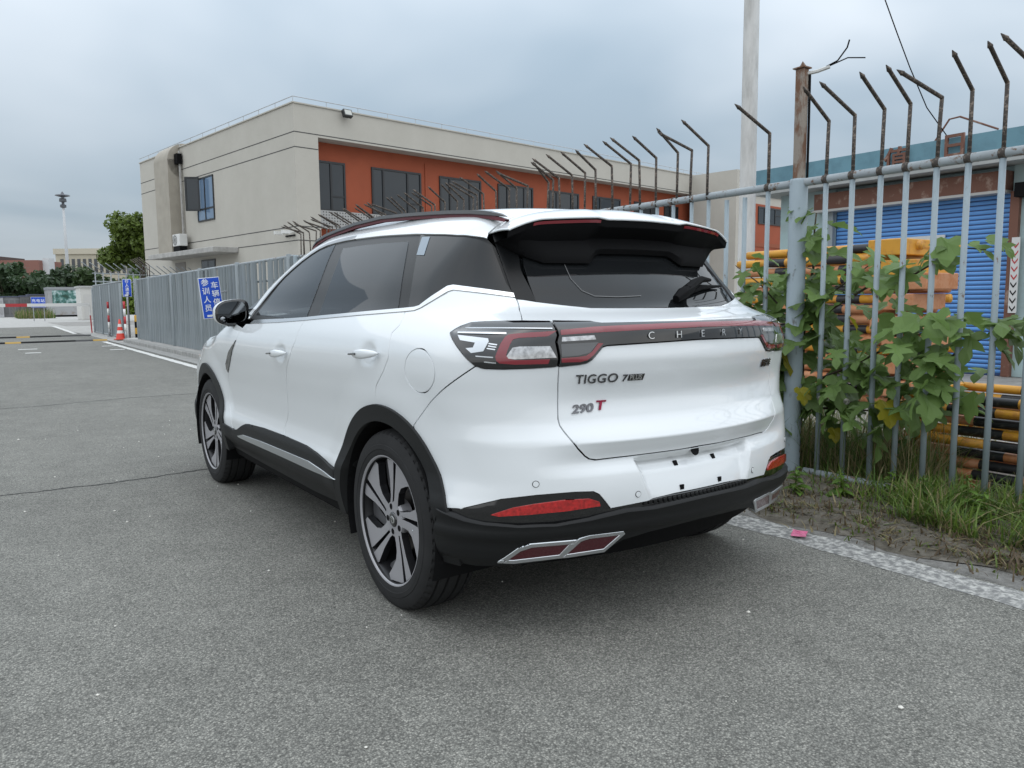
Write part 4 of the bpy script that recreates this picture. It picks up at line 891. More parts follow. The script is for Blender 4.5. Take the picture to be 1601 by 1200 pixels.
# ---- cabin
yy_, ww_ = np.meshgrid(np.linspace(-.2, 1.42, 24), np.linspace(.56, 2 * wc - .56, 24))
hl_ = U(yy_.ravel(), ww_.ravel()); hl_ = hl_ - N(hl_) * .035
mesh_obj('headliner', hl_, [(j * 24 + i, j * 24 + i + 1, (j + 1) * 24 + i + 1, (j + 1) * 24 + i) for j in range(23) for i in range(23)], M_SEAT, car)
MB().box((-.76, -.40, 1.00), (.76, 1.95, 1.01)).build('cabin_deck', M_BLACK, car)
for x_ in (-.37, .37):
    st_ = MB().box((x_ - .23, .95, 1.0), (x_ + .23, 1.10, 1.19)).build('front_seat', M_SEAT, car); bevel(st_, .03, 3)
    bevel(MB().box((x_ - .13, .93, 1.19), (x_ + .13, 1.02, 1.36)).build('headrest', M_SEAT, st_), .03, 3)
rs_ = MB().box((-.62, .06, 1.0), (.62, .22, 1.17)).build('rear_seat', M_SEAT, car); bevel(rs_, .03, 3)
for x_ in (-.40, 0, .40):
    bevel(MB().box((x_ - .12, .07, 1.17), (x_ + .12, .15, 1.31)).build('headrest', M_SEAT, rs_), .03, 3)
st = MB().lathe([(.185 + .014 * math.cos(a), .014 * math.sin(a)) for a in np.linspace(0, 2 * math.pi, 9)[:-1]], 32, m=Matrix.Translation((-.37, 1.62, 1.08)) @ Matrix.Rotation(R(65), 4, 'X'), closed=True)
st.box((-.39, 1.60, 1.0), (-.35, 1.66, 1.1)).build('steering_wheel', M_BLACK, car, smooth=True)

# ---- door handles
def handle(s, z, sg, door):
    p = P(np.array([s]), np.array([z]))[0]; n_ = N(p[None])[0]
    L_ = .215; rows = []
    for i, u in enumerate(np.linspace(0, 1, 13)):
        y_ = L_ * (.5 - u)
        hh = .021 * (math.sin(math.pi * min(1, max(.0, u * .93 + .06))) ** .45) * (.75 + .35 * u)
        d0 = .010 + .026 * math.sin(math.pi * u) ** .6
        for k in range(10):
            a = 2 * math.pi * k / 10
            rows.append((d0 + .008 * math.cos(a), y_, hh * math.sin(a) + .012 * (u - .5)))
    v = [(sg * abs(p[0] + n_[0] * dd), p[1] + y_, p[2] + q_) for dd, y_, q_ in rows]
    f = [(i * 10 + k, i * 10 + (k + 1) % 10, (i + 1) * 10 + (k + 1) % 10, (i + 1) * 10 + k) for i in range(12) for k in range(10)] + [tuple(range(10)), tuple(120 + k for k in range(10))]
    h = mesh_obj('door_handle', v, f, M_WHITE, door, smooth=True)
    q = MB(); 
    q.tube([(sg * abs(p[0] + n_[0] * .0435), p[1] + .085, p[2] - .004), (sg * abs(p[0] + n_[0] * .0455), p[1] + .02, p[2])], .0042, 6)
    q.build('handle_inlay', M_GLOSS, h)
for sg, i in ((-1, 0), (1, 1)):
    handle(1.465, .953, sg, sides['fd'][i]); handle(.44, 1.002, sg, sides['rd'][i])

# ---- door mirrors
for sg in (-1, 1):
    mr = empty('door_mirror', (sg * .895, 2.02, 1.15), 0, car)
    # housing: rounded shell, flat towards the back
    n_, m_ = 28, 9
    def outl(a, k):
        cx, cz = math.cos(a), math.sin(a)
        e = 3.3
        w_ = .103 if cx * sg > 0 else .098
        rx = abs(cx) ** (2 / e) * w_ * k * (1 if cx > 0 else -1); rz = abs(cz) ** (2 / e) * .077 * k * (1 if cz > 0 else -1)
        # outer lower corner is cut back, top edge falls outwards
        out_ = max(0, rx * sg / .1)
        rz *= 1 - .22 * out_ ** 2
        rz += -.008 * (rx * sg / .1)
        return rx, rz
    v = []
    prof = [(.97, -.012), (1.0, 0.0), (.99, .03), (.94, .06), (.82, .088), (.6, .108), (.3, .118), (.02, .12)]
    for k_, d_ in prof:
        for i in range(n_):
            x_, z_ = outl(2 * math.pi * i / n_, k_); v.append((x_, d_, z_))
    f = [(j * n_ + i, j * n_ + (i + 1) % n_, (j + 1) * n_ + (i + 1) % n_, (j + 1) * n_ + i) for j in range(len(prof) - 1) for i in range(n_)]
    mesh_obj('mirror_cap', v, f, M_WHITE, mr, smooth=True)
    v = []; prof2 = [(.985, -.014), (.83, -.017), (.82, .0)]
    for k_, d_ in prof2:
        for i in range(n_):
            x_, z_ = outl(2 * math.pi * i / n_, k_); v.append((x_, d_, z_))
    f = [(j * n_ + i, j * n_ + (i + 1) % n_, (j + 1) * n_ + (i + 1) % n_, (j + 1) * n_ + i) for j in range(2) for i in range(n_)]
    mesh_obj('mirror_bezel', v, f, M_GLOSS, mr, smooth=False)
    v = [(*[0, -.004, 0],)]
    for i in range(n_):
        x_, z_ = outl(2 * math.pi * i / n_, .84); v.append((x_, -.006, z_))
    mg = mesh_obj('mirror_glass', [(a, -.006, b) for a, _, b in v], [(0, 1 + i, 1 + (i + 1) % n_) for i in range(n_)], M_MIRROR, mr)
    bl = MB().lathe([(.021, 0), (.021, -.003), (.0, -.0034)], 20, axis='Y', m=Matrix.Translation((sg * .055, -.008, -.042)))
    bl.build('blind_spot_mirror', M_MIRROR, mr, smooth=True)
    MB().lathe([(.0235, -.001), (.0235, -.004), (.021, -.004)], 20, axis='Y', m=Matrix.Translation((sg * .055, -.008, -.042))).build('blind_spot_ring', M_BLACK, mr)
    bs = MB(); bs.box((-.075, .0, -.085), (.03, .07, -.045)); bs.box((-.125, .0, -.082), (-.06, .08, -.040))
    if sg < 0: bs.v = [(-a, b, c) for a, b, c in bs.v]; bs.f = [tuple(reversed(q)) for q in bs.f]
    bevel(bs.build('mirror_arm', M_GLOSS, mr), .008, 2)

# ---- wiper
def RG(x, z, o=.0):
    x = np.array([x]); z = np.array([z]); y = .3 - GYf(x, z); p = np.array([[x[0], y[0], z[0]]]); return Vector((p + N(p) * o)[0])
wp = empty('wiper', (0, 0, 0), 0, rear_glass)
wb = MB().tube([RG(.05, 1.190, .018), RG(.09, 1.203, .032), RG(.15, 1.221, .036)], [.016, .024, .020], 10)
wb.tube([RG(.12, 1.214, .036), RG(.20, 1.242, .036), RG(.285, 1.262, .03), RG(.36, 1.263, .026)], [.021, .019, .014, .007], 8)
autosmooth(wb.build('wiper_arm', M_BLACK, wp))
MB().tube([RG(.11, 1.208, .012), RG(.27, 1.240, .014), RG(.47, 1.250, .010)], [.007, .012, .004], 6).build('wiper_blade', M_BLACK, wp)

# ---- badges
def badge(name, body, s0, z0, size, mat, sx=1.0, bold=0.0, spacing=1.0, off=.003, rise=0.0, depth=.0016, parent=None, shear=0.0):
    """raised lettering wrapped on the tailgate; s0 is the left end as seen from behind"""
    o = text_mesh(name, body, size, mat, parent or tailgate, depth=depth, align='LEFT', bold=bold, sx=sx, spacing=spacing, shear=shear)
    me = o.data
    co = np.array([v.co[:] for v in me.vertices])
    s = s0 - co[:, 0]; z = z0 + co[:, 1] + rise * co[:, 0]
    p = P(s, z); p = p + N(p) * (off + co[:, 2])[:, None]
    me.vertices.foreach_set('co', p.ravel())
    me.update()
    return o, co[:, 0].max()
for x_, ch in ((-.232, 'C'), (-.107, 'H'), (.018, 'E'), (.138, 'R'), (.252, 'Y')):
    badge('letter', ch, SC - x_ + .016, 1.0755, .036, M_CHROME, sx=1.15, bold=-.0004, off=.010, parent=bar)
sT = tr['txt'][0]
badge('model_badge', 'TIGGO', -.522, .934, .044, M_BADGE, sx=1.18, bold=.0003, spacing=1.06)
badge('model_badge', '7', -.708, .9315, .034, M_BADGE, sx=1.2, bold=.0003)
panel('model_badge', [(-.732, .922), (-.795, .922), (-.798, .944), (-.734, .944)], M_GLOSS, tailgate, off=.003, gap=0, res=.03, thick=.003)
badge('model_badge', 'PLUS', -.736, .9335, .024, M_CHROME, sx=.98, bold=.0004, off=.0045)
badge('model_badge', '290', -.508, .830, .040, M_BADGE, sx=1.55, bold=.0012, shear=.2, rise=.03)
badge('model_badge', 'T', -.612, .838, .046, plain('badge_red', (.26, .02, .05), rough=.2, metal=.7), sx=1.3, bold=.0012, shear=.25)
badge('maker_badge', '奇瑞汽车', -1.505, .937, .034, M_BADGE, sx=.80, bold=.0006)

# ---- wheels
def tyre_mesh():
    n = 224
    W = .112; Ro = .360
    prof = [(.246, .098), (.254, .1055), (.268, .1105), (.281, .1118), (.283, .1138), (.300, .1125), (.302, .1105), (.315, .1090), (.332, .1035), (.3415, .0985), (.3440, .0960), (.3500, .0895), (.3545, .078),
            (.3555, .0705), (.3475, .0685), (.3475, .0615), (.3575, .0595), (.3590, .030), (.3500, .028), (.3500, .0205), (.3595, .0185),
            (.3598, -.0185), (.3500, -.0205), (.3500, -.028), (.3590, -.030), (.3575, -.0595), (.3475, -.0615), (.3475, -.0685), (.3555, -.0705),
            (.3545, -.078), (.3500, -.0895), (.3440, -.0960), (.332, -.1035), (.290, -.1125), (.254, -.106), (.246, -.098)]
    v = []; f = []
    for j, (r, x) in enumerate(prof):
        sh = 10 <= j <= 12 or 27 <= j <= 30 
        for k in range(n):
            a = 2 * math.pi * k / n
            rr = r
            if sh and k % 4 == 0: rr = r - .0065
            q = (-x, rr * math.cos(a), rr * math.sin(a))
            v.append((q[0], q[1], max(q[2], -.348)))
    L = len(prof)
    for j in range(L - 1):
        for k in range(n):
            f.append((j * n + k, (j + 1) * n + k, (j + 1) * n + (k + 1) % n, j * n + (k + 1) % n))
    me = bpy.data.meshes.new('tyre'); me.from_pydata(v, [], f); me.materials.append(M_TYRE)
    me.polygons.foreach_set('use_smooth', [True] * len(f)); me.update(); me.set_sharp_from_angle(angle=R(38))
    return me
TY = tyre_mesh()
def pol(r, a): return (r * math.cos(R(-a)), r * math.sin(R(-a)))
def spoke_mesh(poly, z0, z1, d, name, mat):
    """poly in (radius, angle); front face dished from z0 at the hub to z1 at the rim"""
    pts = [pol(r * 1.07, a) for r, a in poly]; n = len(pts)
    def zf(r): t = min(1, max(0, (r - .05) / .18)); return z0 + (z1 - z0) * t ** 1.4
    fr = [(-zf(poly[i][0]), pts[i][0], pts[i][1]) for i in range(n)]
    c = np.mean([[p[0], p[1]] for p in pts], 0)
    bk = [(-zf(poly[i][0]) + d, c[0] + (pts[i][0] - c[0]) * 1.08, c[1] + (pts[i][1] - c[1]) * 1.08) for i in range(n)]
    me = bpy.data.meshes.new(name)
    me.from_pydata(fr + bk, [], [tuple(reversed(range(n)))] + [(i, (i + 1) % n, (i + 1) % n + n, i + n) for i in range(n)])
    me.materials.append(mat); me.materials.append(M_RIMD)
    for p in me.polygons[1:]: p.material_index = 1
    me.update(); return me
wide = [(.050, 12), (.085, 5), (.140, 1.5), (.228, -1), (.2335, -2), (.2335, -29), (.215, -32), (.185, -26), (.150, -17), (.118, -13), (.085, -15), (.060, -22)]
narrow = [(.050, 24), (.085, 13), (.140, 7.5), (.228, 4.5), (.2335, 5.0), (.2335, 15.5), (.224, 17), (.150, 17), (.085, 24), (.060, 38)]
facet = [(.235, -27), (.235, -47), (.215, -48), (.170, -38), (.125, -24), (.118, -12), (.150, -17), (.185, -25), (.212, -30)]
SPW = spoke_mesh(wide, .080, .092, .03, 'spoke', M_RIM)
SPN = spoke_mesh(narrow, .080, .092, .03, 'spoke', M_RIM)
SPF = spoke_mesh(facet, .040, .055, .02, 'spoke_facet', plain('satin_grey_alloy', (.16, .16, .168), rough=.42, metal=.6))
def make_wheel():
    w = empty('wheel', (0, 0, 0), 0, car)
    link('tyre', TY, w)
    rim = MB().lathe([(.2535, -.100), (.261, -.1025), (.261, -.0975), (.256, -.093), (.2500, -.085), (.242, -.05), (.236, .08), (.248, .1), (.2, .09)], 96, axis='X')
    ro = autosmooth(rim.build('rim', M_RIMD, w), 30)
    ring = MB().lathe([(.2585, -.1085), (.2560, -.1092), (.2500, -.1020)], 96, axis='X')
    ring.build('rim_edge', M_RIM, ro, smooth=True)
    for k in range(5):
        for me in (SPW, SPN, SPF):
            o = link(me.name.split('.')[0], me, ro); o.rotation_euler = (R(72 * k + 94), 0, 0)
    hb = MB().lathe([(.001, -.083), (.070, -.080), (.074, -.070), (.074, -.03)], 40, axis='X'); hb.build('hub', M_RIM, ro, smooth=False)
    cp_ = MB().lathe([(.0, -.0885), (.026, -.0875), (.030, -.0845), (.030, -.08)], 28, axis='X').build('hub_cap', M_GLOSS, w, smooth=True)
    em = MB().lathe([(.012, -.0895), (.019, -.0890), (.020, -.0885), (.012, -.0885)], 24, axis='X', m=Matrix.Diagonal((1, 1, .72, 1)))
    em.box((-.0895, -.004, -.008), (-.088, .004, .008)); em.build('cap_emblem', M_CHROME, cp_)
    for k in range(5):
        a = R(72 * k + 130)
        MB().lathe([(.0, -.0815), (.0125, -.0815), (.0125, -.06)], 10, axis='X', m=Matrix.Translation((0, .052 * math.cos(a), .052 * math.sin(a)))).build('lug_nut', M_BLACK, ro)
    MB().lathe([(.05, -.01), (.155, -.01), (.158, .012), (.05, .012)], 40, axis='X').build('brake_disc', M_DISC, w)
    MB().box((-.045, .07, -.06), (.03, .17, .07)).build('brake_caliper', M_BLACK, w)
    MB().lathe([(.240, .06), (.05, .065)], 40, axis='X').build('wheel_back', M_BLACK, w)
    MB().tube([(-.070, -.195, .02), (-.085, -.165, .018)], .005, 6).build('valve', M_SILVER, w)
    return w
WX = .783
w0 = make_wheel(); w0.location = (-WX, 0, .348); w0.rotation_euler = (R(8), 0, 0)
for loc, rz, rx in (((-WX, 2.67, .348), 0, 27), ((WX, 0, .348), math.pi, 40), ((WX, 2.67, .348), math.pi, 12)):
    w = copy_tree(w0, car); w.location = loc; w.rotation_euler = (R(rx), 0, rz)
# the tyre flattens on the ground: keep it level in every wheel
for w in [o for o in car.children if o.name.startswith('wheel') and o.type == 'EMPTY']:
    for ch in w.children:
        if ch.name.startswith('tyre'): ch.rotation_euler = (-w.rotation_euler.x if True else 0, 0, 0)
# ================================================================== ground
def asphalt_mat():
    m, n, l, b = base_mat('worn_asphalt')
    t = n.new('ShaderNodeTexCoord')
    def noise(sc, det=4, rough=.55):
        x = n.new('ShaderNodeTexNoise'); x.inputs['Scale'].default_value = sc; x.inputs['Detail'].default_value = det; x.inputs['Roughness'].default_value = rough
        l.new(t.outputs['Object'], x.inputs['Vector']); return x
    vo = n.new('ShaderNodeTexVoronoi'); vo.inputs['Scale'].default_value = 175; l.new(t.outputs['Object'], vo.inputs['Vector'])
    vo2 = n.new('ShaderNodeTexVoronoi'); vo2.inputs['Scale'].default_value = 330; l.new(t.outputs['Object'], vo2.inputs['Vector'])
    big = noise(.55, 5); mid = noise(4.5, 5); fine = noise(160, 2)
    # stone colour per chip
    sepc = n.new('ShaderNodeSeparateColor'); l.new(vo.outputs['Color'], sepc.inputs[0])
    r1 = n.new('ShaderNodeValToRGB'); e = r1.color_ramp.elements
    e[0].position = 0; e[0].color = (.095, .096, .095, 1); e[1].position = 1; e[1].color = (.29, .287, .28, 1)
    q = r1.color_ramp.elements.new(.35); q.color = (.150, .151, .149, 1); q = r1.color_ramp.elements.new(.8); q.color = (.205, .206, .202, 1)
    l.new(sepc.outputs[0], r1.inputs[0])
    # dark binder between the chips
    r2_ = n.new('ShaderNodeValToRGB'); e = r2_.color_ramp.elements
    e[0].position = .32; e[0].color = (1, 1, 1, 1); e[1].position = .62; e[1].color = (.60, .60, .60, 1)
    l.new(vo.outputs['Distance'], r2_.inputs[0])
    mul = n.new('ShaderNodeMix'); mul.data_type = 'RGBA'; mul.blend_type = 'MULTIPLY'; mul.inputs['Factor'].default_value = 1
    l.new(r1.outputs[0], mul.inputs['A']); l.new(r2_.outputs[0], mul.inputs['B'])
    mrb = n.new('ShaderNodeMapRange'); mrb.inputs['From Min'].default_value = .3; mrb.inputs['From Max'].default_value = .7; mrb.inputs['To Min'].default_value = .92; mrb.inputs['To Max'].default_value = 1.09
    l.new(big.outputs['Fac'], mrb.inputs['Value'])
    mrm = n.new('ShaderNodeMapRange'); mrm.inputs['From Min'].default_value = .3; mrm.inputs['From Max'].default_value = .7; mrm.inputs['To Min'].default_value = .90; mrm.inputs['To Max'].default_value = 1.10
    l.new(mid.outputs['Fac'], mrm.inputs['Value'])
    mm = n.new('ShaderNodeMath'); mm.operation = 'MULTIPLY'; l.new(mrb.outputs[0], mm.inputs[0]); l.new(mrm.outputs[0], mm.inputs[1])
    m3 = n.new('ShaderNodeMath'); m3.operation = 'MULTIPLY'; m3.inputs[1].default_value = 1.20; l.new(mm.outputs[0], m3.inputs[0])
    sc = n.new('ShaderNodeVectorMath'); sc.operation = 'SCALE'
    l.new(mul.outputs['Result'], sc.inputs[0]); l.new(m3.outputs[0], sc.inputs['Scale'])
    wt = n.new('ShaderNodeVectorMath'); wt.operation = 'MULTIPLY'; wt.inputs[1].default_value = (1.03, 1.01, .925)
    l.new(sc.outputs[0], wt.inputs[0]); l.new(wt.outputs[0], b.inputs['Base Color'])
    b.inputs['Roughness'].default_value = .85
    b.inputs['Specular IOR Level'].default_value = .3
    h = n.new('ShaderNodeMath'); h.operation = 'ADD'
    l.new(vo.outputs['Distance'], h.inputs[0]); l.new(vo2.outputs['Distance'], h.inputs[1])
    bp = n.new('ShaderNodeBump'); bp.inputs['Strength'].default_value = .4; bp.inputs['Distance'].default_value = .004; bp.invert = True
    l.new(h.outputs[0], bp.inputs['Height']); l.new(bp.outputs[0], b.inputs['Normal'])
    return m
def soil_mat(name, c0, c1, c2, sc=14):
    m, n, l, b = base_mat(name)
    t = n.new('ShaderNodeTexCoord')
    x = n.new('ShaderNodeTexNoise'); x.inputs['Scale'].default_value = sc; x.inputs['Detail'].default_value = 9; x.inputs['Roughness'].default_value = .7
    l.new(t.outputs['Object'], x.inputs['Vector'])
    r = n.new('ShaderNodeValToRGB'); e = r.color_ramp.elements
    e[0].position = .3; e[0].color = (*c0, 1); e[1].position = .72; e[1].color = (*c2, 1)
    q = r.color_ramp.elements.new(.5); q.color = (*c1, 1)
    l.new(x.outputs['Fac'], r.inputs[0]); l.new(r.outputs[0], b.inputs['Base Color'])
    b.inputs['Roughness'].default_value = .95
    bp = n.new('ShaderNodeBump'); bp.inputs['Strength'].default_value = .7; bp.inputs['Distance'].default_value = .02
    l.new(x.outputs['Fac'], bp.inputs['Height']); l.new(bp.outputs[0], b.inputs['Normal'])
    return m
M_ASPH = asphalt_mat()
M_SOIL = soil_mat('dusty_soil', (.052, .044, .032), (.095, .084, .066), (.165, .15, .125))
M_CONC = soil_mat('weathered_concrete', (.27, .262, .245), (.36, .352, .335), (.45, .44, .42), sc=3)
M_CONCD = soil_mat('grey_kerb_concrete', (.20, .198, .19), (.28, .277, .265), (.37, .365, .35), sc=6)
M_SHOULD = soil_mat('dusty_shoulder', (.10, .096, .088), (.165, .16, .15), (.235, .228, .215), sc=26)
M_YARD = soil_mat('yard_concrete', (.17, .16, .15), (.25, .24, .225), (.33, .32, .30), sc=2.5)
def worn_paint(name, col, cover=.5, scale=16):
    """road paint rubbed away to the asphalt in flakes"""
    m = worn(name, col, (.15, .15, .147), amount=cover, scale=scale, rough=.8, soft=.09)
    return m
M_LINE = worn_paint('worn_white_road_paint', (.44, .435, .41), cover=.47, scale=30)
M_LINE2 = worn_paint('white_road_paint', (.62, .615, .59), cover=.64, scale=18)

def sheet(name, pts, z, mat, kind='structure', label=None, cat=None):
    o = mesh_obj(name, [(x, y, z) for x, y in pts], [tuple(range(len(pts)))], mat)
    tag(o, label, cat, kind=kind); return o
sheet('ground', [(-900, -300), (900, -300), (900, 1500), (-900, 1500)], -.016, M_CONC, label='pale concrete ground reaching to the horizon', cat='ground')
sheet('road', [(-60, -30), (1.30, -30), (1.30, 0), (1.42, 8), (1.56, 20), (1.62, 47.5), (-60, 44)], 0, M_ASPH, label='grey worn asphalt road under the car', cat='road')
sheet('road_shoulder', [(1.22, -8), (1.9, -8), (2.0, 9), (1.36, 9)], .0008, M_SHOULD, label='dusty grey concrete shoulder between the white line and the soil', cat='shoulder')
sheet('yard', [(2.42, -20), (60, -20), (60, 60), (2.42, 60)], -.008, M_YARD, label='concrete yard behind the fence', cat='yard')

# verge: uneven soil strip between road and fence
nx_, ny_ = 34, 150
vx = np.linspace(0, 1, nx_); vy = np.linspace(-6, 12, ny_)
rr1 = rng.normal(size=(ny_, nx_))
V = []
for j in range(ny_):
    for i in range(nx_):
        x0 = 1.40 + .012 * vy[j] + .06 * math.sin(vy[j] * 3.1) + .04 * math.sin(vy[j] * 7.7); x1 = 3.0
        x = x0 + (x1 - x0) * vx[i]
        edge = min(1, vx[i] / .12)
        z = .002 + edge * (.018 + .03 * math.sin(vx[i] * math.pi) + .006 * rr1[j, i])
        if x > 2.5: z = max(.004, z * (3.0 - x) / .5)
        V.append((x + (.035 * rr1[j, i] if i < 2 else 0), vy[j], z))
ve = mesh_obj('verge', V, [(j * nx_ + i, j * nx_ + i + 1, (j + 1) * nx_ + i + 1, (j + 1) * nx_ + i) for j in range(ny_ - 1) for i in range(nx_ - 1)], M_SOIL, smooth=True)
tag(ve, 'dusty soil verge between the road and the fence', 'verge', kind='structure')

def strip(name, pts, w, z, mat, jit=0.0):
    n_ = len(pts); v = []
    for i, (x, y) in enumerate(pts):
        a = rng.normal() * jit; b = rng.normal() * jit
        v += [(x - w / 2 + a, y, z), (x + w / 2 + b, y, z)]
    return mesh_obj(name, v, [(2 * i, 2 * i + 1, 2 * i + 3, 2 * i + 2) for i in range(n_ - 1)], mat)
ys = np.linspace(-5, 9, 90)
tag(strip('edge_line', [(1.175 + .012 * y, y) for y in ys], .19, .0018, M_LINE, .012), 'faded cracked white line along the road edge beside the car', 'road line', kind='structure')
ys = np.linspace(9.2, 25.3, 60)
tag(strip('edge_line', [(1.285 + .0075 * (y - 9), y) for y in ys], .15, .005, M_LINE2, .006), 'white line along the road edge before the gate', 'road line', kind='structure')
ys = np.linspace(34, 48, 20)
tag(strip('edge_line', [(1.50 + .025 * (y - 35), y) for y in ys], .18, .005, M_LINE2, .005), 'white line along the road edge beyond the gate', 'road line', kind='structure')
M_CRACK = plain('crack_dark', (.035, .035, .035), rough=1.0)  # even dark grey for the thin strips laid as asphalt cracks
def crack(pts, w, label):
    v = []; P_ = []
    for (x0, y0), (x1, y1) in zip(pts, pts[1:]):
        k = max(2, int(abs(x1 - x0) / .035))
        P_ += [(x0 + (x1 - x0) * i / k, y0 + (y1 - y0) * i / k + rng.normal() * .008) for i in range(k)]
    for x, y in P_:
        ww = w * (.35 + .8 * rng.random()); v += [(x, y - ww / 2, .0022), (x, y + ww / 2, .0022)]
    o = mesh_obj('crack', v, [(2 * i, 2 * i + 2, 2 * i + 3, 2 * i + 1) for i in range(len(P_) - 1)], M_CRACK)
    tag(o, label, 'crack', kind='structure')
crack([(-9, 3.35), (-4, 3.18), (-2.1, 3.10), (-1.5, 3.05), (-1.18, 3.07), (-.86, 3.11), (.3, 3.1)], .020, 'dark crack across the asphalt at the front wheel')
crack([(-7, 8.3), (-1.56, 8.03), (-.56, 8.22), (.13, 8.18), (1.2, 8.2)], .022, 'fainter crack across the asphalt ahead of the car')
# kerb and gutter in front of the sheeted fence
kb = MB()
kb.box((1.86, 8.5, -.01), (2.02, 24.6, .11)); o = kb.build('kerb', M_CONCD); bevel(o, .02, 2); tag(o, 'low concrete kerb in front of the sheeted fence', 'kerb', kind='structure')
sheet('pavement', [(2.02, 8.5), (2.46, 8.5), (2.46, 25.3), (2.02, 25.3)], .10, M_CONC, label='narrow concrete strip at the foot of the sheeted fence', cat='pavement')
sheet('gutter', [(1.45, 8.6), (1.86, 8.6), (1.86, 26.2), (1.62, 26.2)], .006, M_CONCD, label='grey gutter strip along the kerb', cat='gutter')
sheet('entrance', [(1.66, 26.2), (14, 26.2), (14, 47), (1.66, 47)], .004, M_CONC, label='pale concrete entrance before the gate', cat='entrance')
k = 0
for x0, x1, y in ((-1.10, -.65, 22.15), (-1.04, -.70, 20.15), (.95, 1.30, 22.3), (.87, 1.22, 20.15)):
    sheet('road_dash', [(x0, y - .13), (x1, y - .13), (x1, y + .13), (x0, y + .13)], .006, M_LINE2, label=['upper left of two short white dashes on the road', 'lower left of two short white dashes on the road', 'upper right short white dash touching the edge line', 'lower right short white dash touching the edge line'][k], cat='road dash'); k += 1

# grit and specks on the asphalt
M_GRIT = plain('pale_grit', (.62, .60, .55), rough=.8)
gm = MB()
for i in range(150):
    x, y = rng.uniform(-5, 1.1), rng.uniform(-2.6, 6); r_ = abs(rng.normal()) * .004 + .002
    gm.lathe([(0.0005, r_), (r_, r_ * .4), (r_ * .8, 0)], 5, m=Matrix.Translation((x, y, .001)))
tag(gm.build('loose_grit', M_GRIT), 'tiny pale specks of grit scattered on the asphalt', 'grit', kind='stuff')
# ================================================================== fences
M_FENCE = worn('pale_blue_grey_paint', (.275, .33, .36), (.13, .08, .055), amount=.66, scale=26, rough=.55, streak=.5, soft=.03)
M_RAILP = worn('weathered_rail_paint', (.30, .335, .355), (.14, .085, .055), amount=.60, scale=22, rough=.6, soft=.04)
M_SPIKE = worn('rusted_spike', (.055, .046, .04), (.20, .16, .13), amount=.57, scale=60, rough=.85, soft=.06)
M_RUSTP = worn('rusted_post', (.26, .225, .19), (.14, .07, .04), amount=.5, scale=16, rough=.85, streak=.35, soft=.06)
FX = 2.3
fence = empty('steel_bar_fence', (FX, -1.9, 0))
tag(fence, 'pale grey-blue steel bar fence with rusty bent spikes behind the car', 'fence')
def loc(o, p): o.location = Vector(p) - Vector((FX, -1.9, 0)); return o
MBr = MB().tube([(0, 0, 0), (0, 11.7, .0)], .026, 12).mesh('rail', M_RAILP, True)
loc(link('rail', MBr, fence), (FX, -1.9, 1.945))
loc(link('bottom_rail', MB().tube([(0, 0, 0), (0, .8, 0)], .027, 12).mesh('bottom_rail', M_RAILP, True), fence), (FX, -.50, .055))
loc(link('bottom_rail', MB().tube([(0, 0, 0), (0, 9.0, 0)], .027, 12).mesh('bottom_rail', M_RAILP, True), fence), (FX, .55, .055))
bars = [-1.66, -1.49, -1.32, -1.15, -.98, -.81, -.64, -.472, -.302, -.149, .031, .21]
bars += [.64, .83, .987] + list(np.arange(1.152, 9.7, .172))
nospike = {.83, .987}
BAR = [MB().tube([(0, 0, .02), (.004 * (i - 1), 0, 1.0), (0, 0, 1.93)], .0165, 10).mesh('bar', M_FENCE, True) for i in range(3)]
COLLAR = MB().lathe([(.0275, -.018), (.031, -.006), (.031, .006), (.0275, .018)], 10, axis='Y').mesh('weld', M_SPIKE, True)
def spike_mesh(tx, ty, tz, lean):
    m = MB()
    m.tube([(0, 0, 1.955), (lean * .4, 0, 2.14), (lean, 0, 2.305)], [.0112, .0112, .0112], 8)
    d = Vector((tx, ty, tz)); L = d.length
    m.tube([(lean, 0, 2.30), (lean + tx * .5, ty * .5, 2.30 + tz * .5), (lean + tx * .86, ty * .86, 2.30 + tz * .86), (lean + tx * .875, ty * .875, 2.30 + tz * .875), (lean + tx, ty, 2.30 + tz)], [.0112, .0112, .0112, .0145, .002], 8)
    return m.mesh('spike', M_SPIKE, True)
SP = [spike_mesh(-.33, .03, .155, .0), spike_mesh(-.31, -.02, .16, .01), spike_mesh(-.39, .05, .10, .02), spike_mesh(-.24, .0, .165, 0), spike_mesh(-.28, .09, .17, -.01), spike_mesh(-.34, -.06, .13, .005)]
pick = {-.64: 3, -.81: 3, -.472: 2, -.302: 1, -.149: 1, .031: 0, .21: 1, .64: 0}
for i, y in enumerate(bars):
    y = float(y); jy = 0 if y < 1.1 else rng.normal() * .012
    b_ = loc(link('bar', BAR[i % 3], fence), (FX, y + jy, 0))
    if round(y, 3) in nospike: b_.location.z -= .03; continue
    thin = y > 1.1
    s_ = link('spike', SP[pick.get(round(y, 3), int(rng.integers(0, 6)))], b_)
    if y > 1.1: s_.rotation_euler = (rng.normal() * .02, rng.normal() * .015, rng.normal() * .16)
    if thin: b_.scale = (.85, .85, 1)
    c_ = link('weld', COLLAR, b_); c_.location = (0, 0, 1.945)
